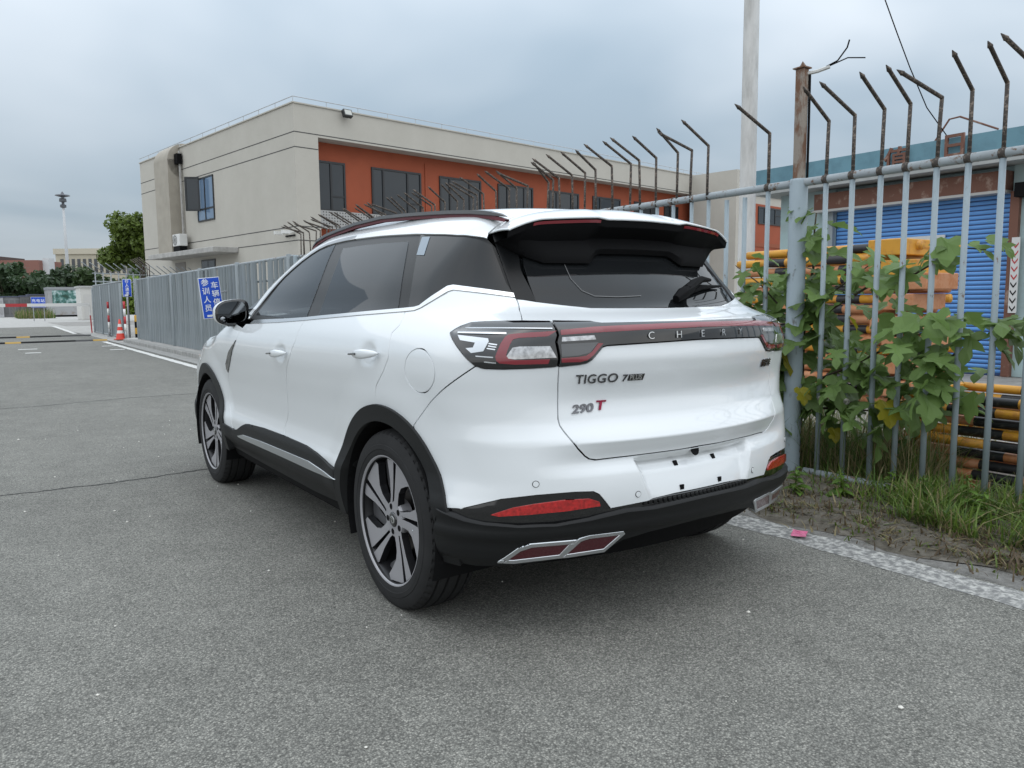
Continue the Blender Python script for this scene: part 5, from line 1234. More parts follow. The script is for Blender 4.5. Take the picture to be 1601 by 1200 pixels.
# posts
for k, y in enumerate((.405, 3.45, 6.5, 9.75)):
    pm = MB().lathe([(.058, 0), (.058, 1.955), (.054, 1.97), (.02, 1.975)], 16)
    po = loc(link('post', pm.mesh('post', worn('post_paint', (.30, .36, .395), (.12, .115, .11), amount=.655, scale=14, rough=.6, streak=.4, soft=.05, dirt=.06) if k == 0 else M_FENCE, True), fence), (FX, y, 0))
    if k == 0:
        up_ = MB().box((-.030, -.030, 1.96), (.030, .030, 2.66)).build('post_extension', M_RUSTP, po); bevel(up_, .006, 2)
        cp_ = MB().box((-.042, -.042, 2.66), (.042, .042, 2.668)); cp_.add([(-.02, -.03, 2.668), (.03, -.02, 2.668), (0, .03, 2.668), (-.012, -.01, 2.705)], [(0, 1, 3), (1, 2, 3), (2, 0, 3)])
        cp_.build('post_cap', M_RUSTP, po)
        MB().tube([(.03, -.036, 2.62), (.034, -.036, 2.3), (.034, -.036, 1.97)], .008, 6).build('cable', M_BLACK, po)
        cw = MB().tube([(.02, -.02, 2.63), (.06, -.07, 2.64), (.10, -.13, 2.66)], .012, 6); cw.build('cable_end', plain('pale_conduit', (.5, .5, .48), rough=.6), po)
        MB().tube([(.08, -.10, 2.655), (.12, -.17, 2.69), (.14, -.22, 2.76), (.13, -.24, 2.80)], .005, 5).tube([(.09, -.12, 2.66), (.15, -.22, 2.70), (.18, -.32, 2.68)], .004, 5).build('loose_wire', M_BLACK, po)

# ---- sheeted fence beyond the car
M_SHEET = worn('galvanised_sheet', (.165, .19, .20), (.27, .295, .305), amount=.56, scale=5, rough=.55, streak=.14, soft=.10)
M_SHEET2 = worn('galvanised_sheet_pale', (.205, .232, .245), (.135, .155, .165), amount=.6, scale=6, rough=.55, streak=.14, soft=.10)
sf_ = empty('sheeted_fence', (FX, 9.9, 0))
tag(sf_, 'tall grey metal slat fence with a sloping look beyond the car', 'fence')
sf_['label'] = 'tall grey corrugated metal slat fence running from behind the car to the gate'
SL = [MB().add([(0, -.085, 0), (-.018, -.06, 0), (-.018, .06, 0), (0, .085, 0), (0, -.085, 1.84), (-.018, -.06, 1.84), (-.018, .06, 1.84), (0, .085, 1.84), (.012, .085, 0), (.012, -.085, 0), (.012, .085, 1.84), (.012, -.085, 1.84)], [(0, 4, 5, 1), (1, 5, 6, 2), (2, 6, 7, 3), (8, 10, 11, 9), (4, 7, 6, 5), (7, 4, 11, 10), (3, 7, 10, 8), (9, 11, 4, 0)]).mesh('slat', m_) for m_ in (M_SHEET, M_SHEET2)]
y = 9.98; i = 0
while y < 24.1:
    o = link('slat', SL[0 if rng.random() < .6 else 1], sf_)
    o.location = (-.03 + rng.normal() * .004, y - 9.9, .11); o.rotation_euler = (0, rng.normal() * .008, rng.normal() * .05)
    y += .235 if y < 14.6 else .178
    i += 1
MB().tube([(0, 0, 1.965), (0, 14.3, 1.965)], .028, 10).build('rail', M_RAILP, sf_, smooth=True)
MB().tube([(.02, 0, .5), (.02, 14.3, .5)], .02, 8).build('cross_rail', M_RAILP, sf_, smooth=True)
MB().tube([(.02, 0, 1.6), (.02, 14.3, 1.6)], .02, 8).build('cross_rail', M_RAILP, sf_, smooth=True)
PM = MB().lathe([(.045, .1), (.045, 2.0), (.0, 2.01)], 12).mesh('post', M_SHEET2, True)
for y in (.1, 3.1, 6.1, 9.1, 12.1, 14.25):
    o = link('post', PM, sf_); o.location = (-.045, y, 0)
# gate leaf beyond the opening
gt = empty('sheet_gate', (FX, 27.3, 0)); tag(gt, 'grey sheet metal gate leaf behind the traffic cone', 'gate')
for k in range(24):
    o = link('board', SL[k % 2], gt); o.scale = (1, 1.75, 1.05); o.location = (0, .15 + k * .298, .04)
MB().tube([(0, 0, 1.99), (0, 7.25, 1.99)], .03, 8).build('top_rail', M_RAILP, gt, smooth=True)
MB().tube([(0, 0, .05), (0, 7.25, .05)], .03, 8).build('bottom_rail', M_RAILP, gt, smooth=True)
for y in (0, 2.4, 4.8, 7.25):
    o = link('post', PM, gt); o.location = (-.03, y, -.08)
# dark board set back in the gate opening
db = MB().box((2.75, 25.6, 0), (2.80, 27.5, 1.95)).build('hoarding', plain('slate_grey_sheet', (.12, .125, .13), rough=.6, var=.2, vscale=3)); tag(db, 'dark grey board set back between the fence and the gate', 'board')
# caged spikes beyond the gate
cg = empty('spiked_fence', (2.4, 35.2, 0)); tag(cg, 'grey fence with a row of long bent spikes beyond the gate', 'fence')
SPG = MB().tube([(0, 0, 0), (0, 0, 2.65)], .025, 6).tube([(0, 0, 2.63), (-.55, -.5, 3.0)], .022, 6).mesh('bar', M_RAILP, True)
for k in range(16):
    o = link('bar', SPG, cg); o.location = (.1 + k * .34, k * .25, 0)
MB().tube([(0, 0, 2.2), (5.4, 3.9, 2.2)], .03, 6).tube([(0, 0, 2.55), (5.4, 3.9, 2.55)], .025, 6).build('rail', M_RAILP, cg)
# spikes over the fence by the office corner
SPN = MB().tube([(0, 0, 1.97), (0, 0, 2.34), (-.26, 0, 2.56)], .014, 6).mesh('spike', M_SPIKE, True)
for k in range(5):
    o = link('spike', SPN, sf_); o.location = (0, 12.2 + .35 * k, 0)

# ---- white pole, wire
po = empty('concrete_pole', (9.0, 6.05, 0)); tag(po, 'tall whitewashed concrete pole behind the fence', 'pole')
pm = MB().lathe([(.150, 0), (.142, 2), (.133, 4), (.118, 9)], 20)
pm.build('shaft', worn('whitewashed_concrete', (.58, .575, .56), (.40, .395, .38), amount=.56, scale=5, rough=.85, streak=.25, soft=.12), po, smooth=True)
ctr = MB().lathe([(.139, 3.0), (.146, 3.02), (.146, 3.06), (.139, 3.08)], 20); ctr.build('band', M_CONC, po)
wi = MB().tube([(6.9, 3.0, 6.1), (8.0, 3.132, 5.09), (8.4, 3.18, 4.774), (8.9, 3.25, 4.42), (9.5, 3.29, 3.95), (10.1, 3.24, 3.56)], .008, 5).build('overhead_wire', M_BLACK)
tag(wi, 'thin black wire hanging down to the shop roof', 'wire')
# ================================================================== office building
M_WALL = soil_mat('grey_render', (.42, .398, .352), (.442, .42, .373), (.468, .446, .398), sc=.7)
M_WALL.node_tree.nodes['Bump'].inputs['Strength'].default_value = .03
M_ORANGE = plain('orange_render', (.30, .068, .028), rough=.8, var=.08, vscale=1.5)
M_GROOVE = plain('dark_joint', (.06, .06, .06), rough=.9)
M_FRAMEW = plain('black_window_frame', (.016, .017, .019), rough=.4)
M_PANE = plain('office_glass', (.018, .024, .030), rough=.03, spec=.55)
M_PANEL = plain('perforated_metal', (.34, .335, .325), rough=.5, metal=.2)
M_WHITEP = plain('white_plastic', (.62, .62, .60), rough=.5)
M_DUCT = plain('beige_duct', (.33, .30, .25), rough=.7, var=.1, vscale=2)
of = empty('office_building', (9.0, 28.1, 0), R(8.2)); tag(of, 'two-storey grey office block with an orange window band behind the fence', 'building')
H = 9.1; LX, LY = 44.0, 18.0
# walls: left face x=0, front face y=0 with a recess 0.6 deep between z 0 and 7.85 from u=1.06
w = MB()
w.box((0, 0, 0), (1.06, LY, 7.9)); w.box((1.06, 1.1, 0), (LX, LY, 7.9)); w.box((0, 0, 7.9), (LX, LY, H))
wall = w.build('wall', M_WALL, of)
ob = MB().box((1.06, .75, 3.0), (LX, 1.098, 7.898)).build('orange_wall', M_ORANGE, of)
jn = []
for z in (8.0, 7.41, 4.28, 3.72):
    MB().box((-.006, -.006, z - .018), (LX if z > 7.9 else 1.05, .0, z + .018)).build('joint', M_GROOVE, wall)
    MB().box((-.006, 0, z - .018), (.0, LY, z + .018)).build('joint', M_GROOVE, wall)
MB().box((-.05, -.05, H), (LX, LY, H + .05)).build('parapet_cap', M_WALL, of)
rl = MB().tube([(0, 0, H + .26), (LX, 0, H + .26)], .02, 5).tube([(0, 0, H + .26), (0, LY, H + .26)], .02, 5)
for x in np.arange(0, LX, 1.5): rl.tube([(x, 0, H), (x, 0, H + .26)], .016, 4)
for y in np.arange(1.5, LY, 1.5): rl.tube([(0, y, H), (0, y, H + .26)], .016, 4)
rl.build('roof_lightning_rail', plain('grey_wire', (.42, .44, .46), rough=.5), of)
def window(u0, u1, z0, z1, mull, y0=.75, parent=of, fl=True):
    f = MB(); t = .085
    f.box((u0, y0 - .06, z0), (u0 + t, y0 + .01, z1)); f.box((u1 - t, y0 - .06, z0), (u1, y0 + .01, z1))
    f.box((u0 + t, y0 - .06, z1 - t), (u1 - t, y0 + .01, z1)); f.box((u0 + t, y0 - .06, z0), (u1 - t, y0 + .01, z0 + t))
    for a in mull: f.box((a - .045, y0 - .06, z0 + t), (a + .045, y0 + .01, z1 - t))
    if len(mull): f.box((mull[-1] + .045, y0 - .055, z0 + .62), (u1 - t, y0 + .01, z0 + .68))
    fr = f.build('window_frame', M_FRAMEW, parent)
    xs_ = [u0 + t] + list(mull) + [u1 - t]
    for a, b in zip(xs_, xs_[1:]):
        p_ = MB().add([(a, y0 - .02, z0 + t), (b, y0 - .02, z0 + t), (b, y0 - .02 + rng.normal() * .004, z1 - t), (a, y0 - .02, z1 - t)], [(0, 1, 2, 3)]).build('pane', M_PANE, fr)
for u0, u1, mull in ((1.10, 2.72, (2.02,)), (4.06, 6.78, (4.67, 6.0)), (7.87, 10.5, (8.5, 9.75)), (11.64, 14.17, (12.3, 13.5)), (15.4, 17.83, (16.0, 17.2)), (19.03, 21.56, (19.7, 20.9)), (22.9, 25.19, (23.5, 24.6)), (25.99, 27.52, (26.6,))):
    window(u0, u1, 5.05, 7.14, mull)
    window(u0, u1, 1.2, 3.2, mull)
MB().box((7.02, .70, 5.2), (7.10, .75, 7.6)).build('drain_pipe', M_ORANGE, of)
pp = MB().box((1.08, .05, 4.25), (24, .12, 5.0)).build('perforated_screen', M_PANEL, of)
hl = MB()
for i in range(26):
    for j in range(6):
        x, z = 1.2 + i * .13, 4.33 + j * .115
        hl.add([(x, .047, z), (x + .05, .047, z), (x + .05, .047, z + .05), (x, .047, z + .05)], [(0, 1, 2, 3)])
ho = hl.build('screen_holes', M_GROOVE, pp); ho['kind'] = 'stuff'
# floodlight on the parapet
fo_ = MB().box((2.10, -.36, 8.84), (2.50, -.18, 9.14), Matrix.Translation((2.3, -.3, 9)) @ Matrix.Rotation(R(-22), 4, 'X') @ Matrix.Translation((-2.3, .3, -9))).build('floodlight', M_FRAMEW, of)
MB().box((2.14, -.372, 8.88), (2.46, -.361, 9.10), Matrix.Translation((2.3, -.3, 9)) @ Matrix.Rotation(R(-22), 4, 'X') @ Matrix.Translation((-2.3, .3, -9))).build('lamp_glass', plain('lamp_glass', (.45, .45, .42), rough=.2), fo_)
# left face: window with an open casement, canopy, duct, air conditioner
lw = empty('window', (0, 0, 0), 0, of)
f = MB()
for a in ((8.0, 8.07), (9.93, 10.0)): f.box((-.05, a[0], 5.2), (.03, a[1], 7.3))
f.box((-.05, 8.07, 7.23), (.03, 9.93, 7.3)); f.box((-.05, 8.07, 5.2), (.03, 9.93, 5.27)); f.box((-.05, 8.07, 5.75), (.03, 9.93, 5.82)); f.box((-.05, 9.0, 5.27), (.03, 9.07, 7.23))
f.build('window_frame', M_FRAMEW, lw)
MB().add([(-.02, 8.07, 5.27), (-.02, 9.93, 5.27), (-.02, 9.93, 7.23), (-.02, 8.07, 7.23)], [(0, 3, 2, 1)]).build('pane', plain('blue_office_glass', (.13, .20, .30), rough=.05, spec=.8), lw)
cs = Matrix.Translation((-.06, 9.6, 0)) @ Matrix.Rotation(R(143), 4, 'Z')
c_ = MB(); c_.box((0, -.02, 5.72), (.06, .03, 7.36), cs); c_.box((.60, -.02, 5.72), (.68, .03, 7.36), cs); c_.box((.06, -.02, 7.28), (.60, .03, 7.36), cs); c_.box((.06, -.02, 5.72), (.60, .03, 5.8), cs)
cf = c_.build('open_casement', M_FRAMEW, lw)
MB().add([tuple(cs @ Vector(p)) for p in ((.06, 0, 5.8), (.60, 0, 5.8), (.60, 0, 7.28), (.06, 0, 7.28))], [(0, 1, 2, 3)]).build('pane', M_PANE, cf)
bevel(MB().box((-1.2, 5.6, 3.50), (0, 13.9, 3.74)).build('canopy', M_CONC, of), .02, 1)
dm = MB()
dm.box((-.62, 12.05, 3.76), (-.02, 14.0, 8.5))
dc = dm.build('air_duct', M_DUCT, of)
el = MB().lathe([(.0, 0), (.9, 0), (.9, 1.95), (.0, 1.95)], 28, axis='Y', m=Matrix.Translation((.28, 12.05, 8.45)))
autosmooth(el.build('duct_elbow', M_DUCT, of), 40)
MB().box((.28, 12.05, 8.45), (4.5, 14.0, 9.345)).build('roof_duct', M_DUCT, of)
MB().tube([(-.12, 11.75, 3.76), (-.12, 11.75, 8.9)], .06, 8).build('downpipe', M_CONC, of)
MB().box((-.30, 11.6, 8.25), (-.05, 12.0, 8.75)).build('bracket', M_BLACK, of)
ac = MB().box((-.62, 11.0, 4.10), (-.22, 11.95, 4.70)).build('air_conditioner', M_WHITEP, of); bevel(ac, .03, 2)
fn_ = MB().lathe([(.23, -.012), (.25, -.012), (.25, .0), (.23, .0)], 20, axis='X', m=Matrix.Translation((-.62, 11.6, 4.40)))
for a in range(0, 180, 30):
    fn_.box((-.005, -.24, -.006), (.0, .24, .006), Matrix.Translation((-.628, 11.6, 4.40)) @ Matrix.Rotation(R(a), 4, 'X'))
fn_.build('fan_grille', M_FRAMEW, ac)
MB().box((-.6, 11.05, 3.74), (-.25, 11.9, 4.10)).build('bracket', M_BLACK, ac)
MB().box((-.02, 12.0, .1), (-.005, 13.4, 3.35)).build('door', plain('grey_brown_door', (.20, .185, .165), rough=.6), of)
lw2 = MB().box((-.03, 8.2, 2.2), (-.004, 9.9, 3.35)).build('window', M_FRAMEW, of)
for a in (8.3, 9.1): MB().box((-.036, a, 2.3), (-.031, a + .7, 3.27)).build('pane', M_PANE, lw2)
for y_ in (.32, .95):
    MB().tube([(-.02, y_, 4.05), (-.25, y_, 4.03)], .03, 6).box((-.55, y_ - .08, 3.98), (-.2, y_ + .05, 4.11)).build('security_camera', M_WHITEP, of)
MB().box((-.04, .2, 3.9), (.0, 1.0, 3.96)).build('camera_bracket', M_BLACK, of)
# projecting end block
w = MB().box((28.0, -3.2, 0), (41, .0, 7.75)).build('end_block', M_WALL, of)
MB().box((27.9, -3.3, 7.75), (41.1, .0, 9.08)).build('end_block_parapet', M_WALL, w)
MB().box((30.0, -3.24, 3.6), (40.5, -3.201, 7.2)).build('orange_panel', M_ORANGE, w)
window(30.6, 33.8, 5.95, 7.05, (31.4, 32.8), y0=-3.24, parent=of)
MB().box((29.95, -3.28, 4.5), (40.6, -3.241, 4.75)).build('orange_ledge', plain('dark_orange', (.26, .07, .03), rough=.8), w)
# ================================================================== shop with the blue shutter
M_SHOPW = worn('pale_blue_plaster', (.36, .47, .475), (.30, .36, .36), amount=.6, scale=3, rough=.9, soft=.12)
M_TEALF = worn('teal_fascia', (.12, .25, .31), (.09, .19, .24), amount=.58, scale=3, rough=.6, soft=.1)
M_BLUE = plain('blue_shutter_paint', (.10, .28, .62), rough=.42, var=.10, vscale=1.6)
M_RUST = worn('rusty_box', (.15, .065, .042), (.27, .18, .14), amount=.6, scale=5, rough=.7)
sh = empty('shop_building', (10.5, 4, 0)); tag(sh, 'low pale-blue shop with a blue roller shutter behind the fence', 'building')
def B(lo, hi, name, mat, parent=sh):
    return MB().box(tuple(a - b for a, b in zip(lo, (10.5, 4, 0))), tuple(a - b for a, b in zip(hi, (10.5, 4, 0))), None).build(name, mat, parent)
B((10.5, 5.32, 0), (16, 6.45, 3.1), 'wall', M_SHOPW)
B((10.5, 0.2, 0), (16, 2.48, 3.1), 'wall', M_SHOPW)
B((10.55, 2.48, 2.98), (16, 5.32, 3.1), 'lintel', M_SHOPW)
B((11.2, 2.48, 0), (11.3, 5.32, 2.98), 'back_wall', M_BLACK)
fa = B((10.05, 0.0, 3.28), (16, 6.75, 3.56), 'fascia', M_TEALF)
B((10.0, -.05, 3.10), (16, 6.70, 3.279), 'soffit_band', plain('grey_soffit', (.33, .34, .33), rough=.8, var=.15))
ro = B((10.3, 2.50, 2.74), (10.56, 5.62, 3.02), 'shutter_box', M_RUST)
B((10.27, 2.50, 2.70), (10.58, 5.64, 2.739), 'shutter_box_edge', plain('pale_metal_edge', (.40, .39, .37), rough=.5), ro)
slm = MB().add([(0, 2.52, 0), (-.012, 2.52, .012), (-.018, 2.52, .035), (-.012, 2.52, .058), (0, 2.52, .068), (0, 5.30, 0), (-.012, 5.30, .012), (-.018, 5.30, .035), (-.012, 5.30, .058), (0, 5.30, .068)], [(0, 5, 6, 1), (1, 6, 7, 2), (2, 7, 8, 3), (3, 8, 9, 4)]).mesh('shutter_slat', M_BLUE, True)
shut = empty('roller_shutter', (.04, -4, 0), 0, sh)
for k in range(39):
    o = link('slat', slm, shut); o.location = (rng.normal() * .001, 0, .03 + k * .0705)
MB().box((.03, -1.5, .0), (.05, 1.32, 2.74)).build('shutter_backing', plain('shutter_joint_blue', (.02, .055, .16), rough=.6), sh)
MB().box((-.012, -.58, 1.55), (.014, .44, 2.17)).build('notice_board', plain('off_white_board', (.55, .555, .545), rough=.6), sh)
B((10.42, 2.36, 0), (10.50, 2.48, 2.72), 'shutter_rail', M_RUST)
B((10.42, 5.32, 0), (10.50, 5.40, 2.72), 'shutter_rail', plain('grey_shutter_rail', (.25, .28, .30), rough=.6))
# narrow strip sign with arrows beside the shutter
sg_ = B((10.40, 2.31, .95), (10.419, 2.42, 2.05), 'arrow_strip', plain('white_strip_sign', (.58, .58, .57), rough=.5))
for k in range(9):
    z = 1.98 - k * .115; m_ = plain('strip_red', (.42, .03, .035), rough=.5) if k < 5 else M_BLACK
    a = MB().add([(-.104, -1.676, z), (-.104, -1.635, z - .06), (-.104, -1.594, z), (-.104, -1.594, z - .03), (-.104, -1.635, z - .09), (-.104, -1.676, z - .03)], [(0, 1, 4, 5), (1, 2, 3, 4)])
    a.build('arrow', m_, sg_)
for ch, y, z in (('值', 3.98, 3.33), ('日', 3.10, 3.40)):
    mw = Matrix.Translation((-.46 - .06, y - 4, z)) @ Matrix.Rotation(R(-90), 4, 'Z') @ Matrix.Rotation(R(90), 4, 'X')
    text_mesh('roof_letter', ch, .40, M_RUST, sh, depth=.02, mw=mw, bold=.006)
MB().tube([(-.4, -.55, 3.56), (-.4, -.75, 3.85), (-.4, -.9, 3.86), (-.3, -1.4, 3.60)], .015, 5).build('roof_bracket', M_RUST, sh)
MB().box((-.22, -1.76, 2.62), (.0, -1.62, 2.82)).build('hinge_lock', M_BLACK, sh)

# ================================================================== stacked barriers
M_YEL = worn('barrier_yellow', (.56, .27, .022), (.40, .17, .03), amount=.58, scale=9, rough=.5, soft=.08)
M_ORG = worn('faded_barrier_orange', (.44, .20, .095), (.36, .13, .04), amount=.55, scale=9, rough=.6, soft=.08)
M_BLK = worn('barrier_black', (.012, .012, .014), (.05, .045, .04), amount=.62, scale=14, rough=.5)
def barrier_parts(mat, L, gap_w, r, off):
    """one barrier lying flat: two long banded tubes, square cross pieces"""
    res = []
    for x in (0, gap_w):
        segs = [(0, .52 - off, mat), (.52 - off, .80 - off, M_BLK), (.80 - off, 1.36 - off, mat), (1.36 - off, 1.64 - off, M_BLK), (1.64 - off, L, mat)]
        res.append((x, segs))
    return res
def barrier(loc_, mat, L=2.1, gap_w=.75, r=.031, off=.0, label='', group='', name='road_barrier'):
    e = empty(name, loc_); tag(e, label, 'barrier', group)
    for x, segs in barrier_parts(mat, L, gap_w, r, off):
        for k, (a, b, m_) in enumerate(segs):
            MB().tube([(x, -a, 0), (x, -b, 0)], r * (1.0 if m_ is mat else 1.015), 10, caps=(k in (0, 4))).build('rail' if m_ is mat else 'black_band', m_, e, smooth=True)
    for y in (-.03, -1.0, -L + .05):
        MB().box((.0, y - .022, -.022), (gap_w, y + .022, .022)).build('cross_piece', mat, e)
    MB().box((-.04, -.012, -.034), (.045, .004, .034)).build('end_plate', M_ORG, e)
    return e
cols = [M_ORG, M_ORG, M_ORG, M_YEL, M_ORG, M_YEL, M_YEL, M_ORG, M_YEL]
order = ['bottom', 'second', 'third', 'fourth', 'fifth', 'sixth', 'seventh', 'eighth', 'topmost']
cols = [M_ORG, M_ORG, M_ORG, M_ORG, M_YEL, M_YEL, M_ORG, M_YEL, M_YEL]
for k in range(9):
    barrier((2.86 + .02 * rng.normal(), -.06 + .035 * rng.normal(), .035 + k * .066), cols[k], off=.12 * rng.random() + (.1 if k % 2 else 0), r=.030,
            label='%s of the near stack of striped %s barriers behind the fence' % (order[k], 'yellow' if cols[k] is M_YEL else 'faded orange'), group='barriers stacked near the fence')
ordn = ['bottom', 'second', 'third', 'fourth', 'fifth', 'sixth', 'seventh', 'eighth', 'ninth', 'tenth', 'eleventh', 'twelfth', 'thirteenth', 'fourteenth', 'fifteenth', 'topmost']
for k in range(16):
    m_ = M_YEL if k in (15, 14, 12, 10, 7, 5) else M_ORG
    barrier((6.0 + .03 * rng.normal(), 3.75 + .06 * rng.normal(), .06 + k * .112), m_, L=2.1 + .12 * rng.random(), gap_w=.9, r=.050, off=.25 * rng.random() - .1,
            label='%s layer of the far stack of striped barriers, counted upwards' % ordn[k], group='barriers stacked in the yard')
for k, (y, z, m_) in enumerate(((1.55, 1.72, M_YEL), (1.40, 1.50, M_YEL), (1.30, 1.36, M_ORG), (1.42, 1.15, M_ORG), (1.50, .92, M_ORG), (1.36, .70, M_ORG), (1.45, .48, M_ORG), (1.40, .24, M_ORG))):
    bx = MB().box((5.72, y - .02, z - .085), (6.4, y + .36, z + .085)).build('orange_block', m_); bevel(bx, .012, 2)
    tag(bx, '%s square-ended orange block at the end of the far stack' % ['topmost', 'second from top', 'third from top', 'fourth from top', 'fifth from top', 'sixth from top', 'seventh from top', 'lowest'][k], 'block', 'orange blocks at the end of the far stack')
# ================================================================== gate area
M_SIGN = plain('sign_blue', (.012, .075, .50), rough=.35)
M_SIGNW = plain('sign_white', (.72, .74, .76), rough=.4)
M_REDP = plain('red_paint', (.42, .035, .04), rough=.5)
M_WHT = plain('white_paint', (.66, .65, .63), rough=.5)
M_STEEL = plain('grey_steel', (.30, .31, .32), rough=.5, metal=.4)
M_YP = plain('yellow_paint', (.50, .28, .03), rough=.5)
def sign(name, cx, cy, cz, w, h, rot, cols_, size, label, tilt=0.0, arrow=None, gapc=None, pitch=None):
    e = empty(name, (cx, cy, cz)); e.rotation_euler = (0, R(tilt), rot); tag(e, label, 'sign')
    bevel(MB().box((-w / 2, 0, -h / 2), (w / 2, .015, h / 2)).build('sign_plate', M_SIGNW, e), .003, 1)
    MB().box((-w / 2 + .012, -.003, -h / 2 + .012), (w / 2 - .012, -.0005, h / 2 - .012)).build('sign_face', M_SIGN, e)
    for x, z, ch in cols_:
        text_mesh('character', ch, size, M_SIGNW, e, depth=.0008, mw=Matrix.Translation((x, -.0045, z)) @ Matrix.Rotation(R(90), 4, 'X'), bold=size * .012)
    if arrow:
        x0, x1, z = arrow; d = 1 if x1 > x0 else -1
        MB().box((min(x0, x1), -.005, z - .02), (max(x0, x1), -.0035, z + .02)).add([(x1, -.005, z + .05), (x1, -.005, z - .05), (x1 + d * .07, -.005, z)], [(0, 1, 2), (2, 1, 0)]).build('arrow', M_SIGNW, e)
    return e
s1 = sign('parking_sign', 1.885, 13.6, 1.315, .41, .82, R(-2), [(-.085, .305 - .17 * i, ch) for i, ch in enumerate('参训人员')] + [(.095, .24 - .17 * i, ch) for i, ch in enumerate('车辆停放')], .148, 'blue sign of white Chinese characters in two columns on the sheeted fence', tilt=-5.5, arrow=(-.13, .10, -.355))
MB().tube([(.12, .03, .38), (.12, .03, -.38)], .02, 6).tube([(.12, .03, .1), (.33, .04, .1)], .015, 6).build('bracket', M_STEEL, s1)
s2 = sign('pedestrian_sign', 2.39, 26.7, 1.76, .28, .60, 0, [(0, .22 - .135 * i, ch) for i, ch in enumerate('行人通道')], .12, 'small narrow blue sign on a post above the traffic cone', arrow=(-.09, .03, -.25))
MB().tube([(0, .03, .3), (0, .03, -1.76)], .035, 8).build('sign_post', M_STEEL, s2, smooth=True)
s3 = sign('charging_sign', 2.35, 66, 1.42, .95, .78, 0, [(-.29, .10, '充'), (0, .10, '电'), (.29, .10, '站')], .27, 'blue sign with three white characters behind the barrier arm', arrow=(-.2, .12, -.22))
for x in (-.35, .35): MB().tube([(x, .03, -.3), (x, .03, -1.42)], .03, 6).build('sign_post', M_STEEL, s3)
# traffic cone
cn_ = empty('traffic_cone', (2.05, 26.4, .004)); tag(cn_, 'orange-red traffic cone with white bands before the gate', 'cone')
bevel(MB().box((-.19, -.19, 0), (.19, .19, .035)).build('base', plain('cone_base', (.45, .07, .04), rough=.6), cn_), .02, 2)
prof = lambda z: .150 - .125 * z / .70
M_CONE = plain('cone_red', (.62, .055, .035), rough=.5)
for z0, z1, m_, nm in ((.035, .22, M_CONE, 'cone_body'), (.22, .32, M_WHT, 'white_band'), (.32, .44, M_CONE, 'cone_body'), (.44, .54, M_WHT, 'white_band'), (.54, .70, M_CONE, 'cone_body')):
    pr_ = [(prof(z0), z0), (prof(z1), z1)]
    if z1 > .69: pr_ += [(prof(z1) - .008, z1), (prof(z1) - .012, z1 - .06)]
    MB().lathe(pr_, 24).build(nm, m_, cn_, smooth=True)
# bollards
bo = empty('bollard', (2.52, 25.95, 0)); tag(bo, 'black and yellow striped bollard at the end of the sheeted fence', 'bollard')
for k in range(4):
    z0, z1 = k * .205, (k + 1) * .205 - .001
    pr_ = [(.085, z0), (.085, z1)] + ([(.078, z1 + .012), (0.001, z1 + .016)] if k == 3 else [])
    MB().lathe(pr_, 18).build('stripe', [M_BLACK, M_YP, M_BLACK, M_YP][k], bo, smooth=True)
for (x, y, lb) in ((2.13, 29.4, 'left of two slim red and white posts before the gate'), (2.12, 25.75, 'right of two slim red and white posts, beside the cone')):
    e = empty('marker_post', (x, y, 0)); tag(e, lb, 'post', 'red and white posts before the gate')
    for k in range(5):
        z0, z1 = .05 + k * .25, .05 + (k + 1) * .25
        MB().tube([(0, 0, z0), (0, 0, z1)], .038, 10).build('stripe', M_WHT if k % 2 == 1 else (M_REDP if k != 0 else M_STEEL), e, smooth=True)
    MB().lathe([(.08, 0), (.08, .05), (.04, .052)], 12).build('foot', M_STEEL, e)
# barrier arm
ba = empty('barrier_gate', (2.15, 34.7, 0)); tag(ba, 'white barrier arm with red bands across the road', 'barrier arm')
for k in range(9):
    x0, x1 = -.02 - k * .75, -.02 - (k + 1) * .75
    MB().box((x1, -.03, 1.14), (x0, .03, 1.27)).build('arm_band', M_WHT if k % 4 != 3 else M_REDP, ba)
MB().tube([(0, 0, 1.2), (.0, 0, .75)], .025, 6).build('drop_leg', M_WHT, ba)
MB().tube([(0, 0, .75), (.02, 0, 0)], .025, 6).build('drop_leg', M_REDP, ba)
MB().box((-6.9, -.18, 0), (-6.5, .18, 1.3)).build('arm_housing', M_YP, ba)
# speed humps
for (y, lb, x1) in ((26.35, 'near rubber speed hump with yellow end before the barrier arm', 1.62), (31.3, 'far dark speed hump under the barrier arm', 1.72)):
    e = empty('speed_hump', (x1, y, 0)); tag(e, lb, 'speed hump', 'speed humps before the barrier arm')
    x = 0; k = 0
    while x > -8:
        yel = k in ((0, 5, 10) if y < 30 else (4,))
        pr_ = [(-.17, .001), (-.12, .035), (0, .05), (.12, .035), (.17, .001)]
        L = .42 if yel else .5
        MB().add([(x, a, b) for a, b in pr_] + [(x - L, a, b) for a, b in pr_], [(i, i + 1, 6 + i, 5 + i) for i in range(4)] + [(4, 3, 2, 1, 0), (5, 6, 7, 8, 9)]).build('yellow_segment' if yel else 'black_segment', plain('hump_yellow', (.33, .20, .03), rough=.7) if yel else plain('hump_rubber', (.035, .035, .036), rough=.8) if k < 2 else M_LINER, e)
        x -= L + .006; k += 1
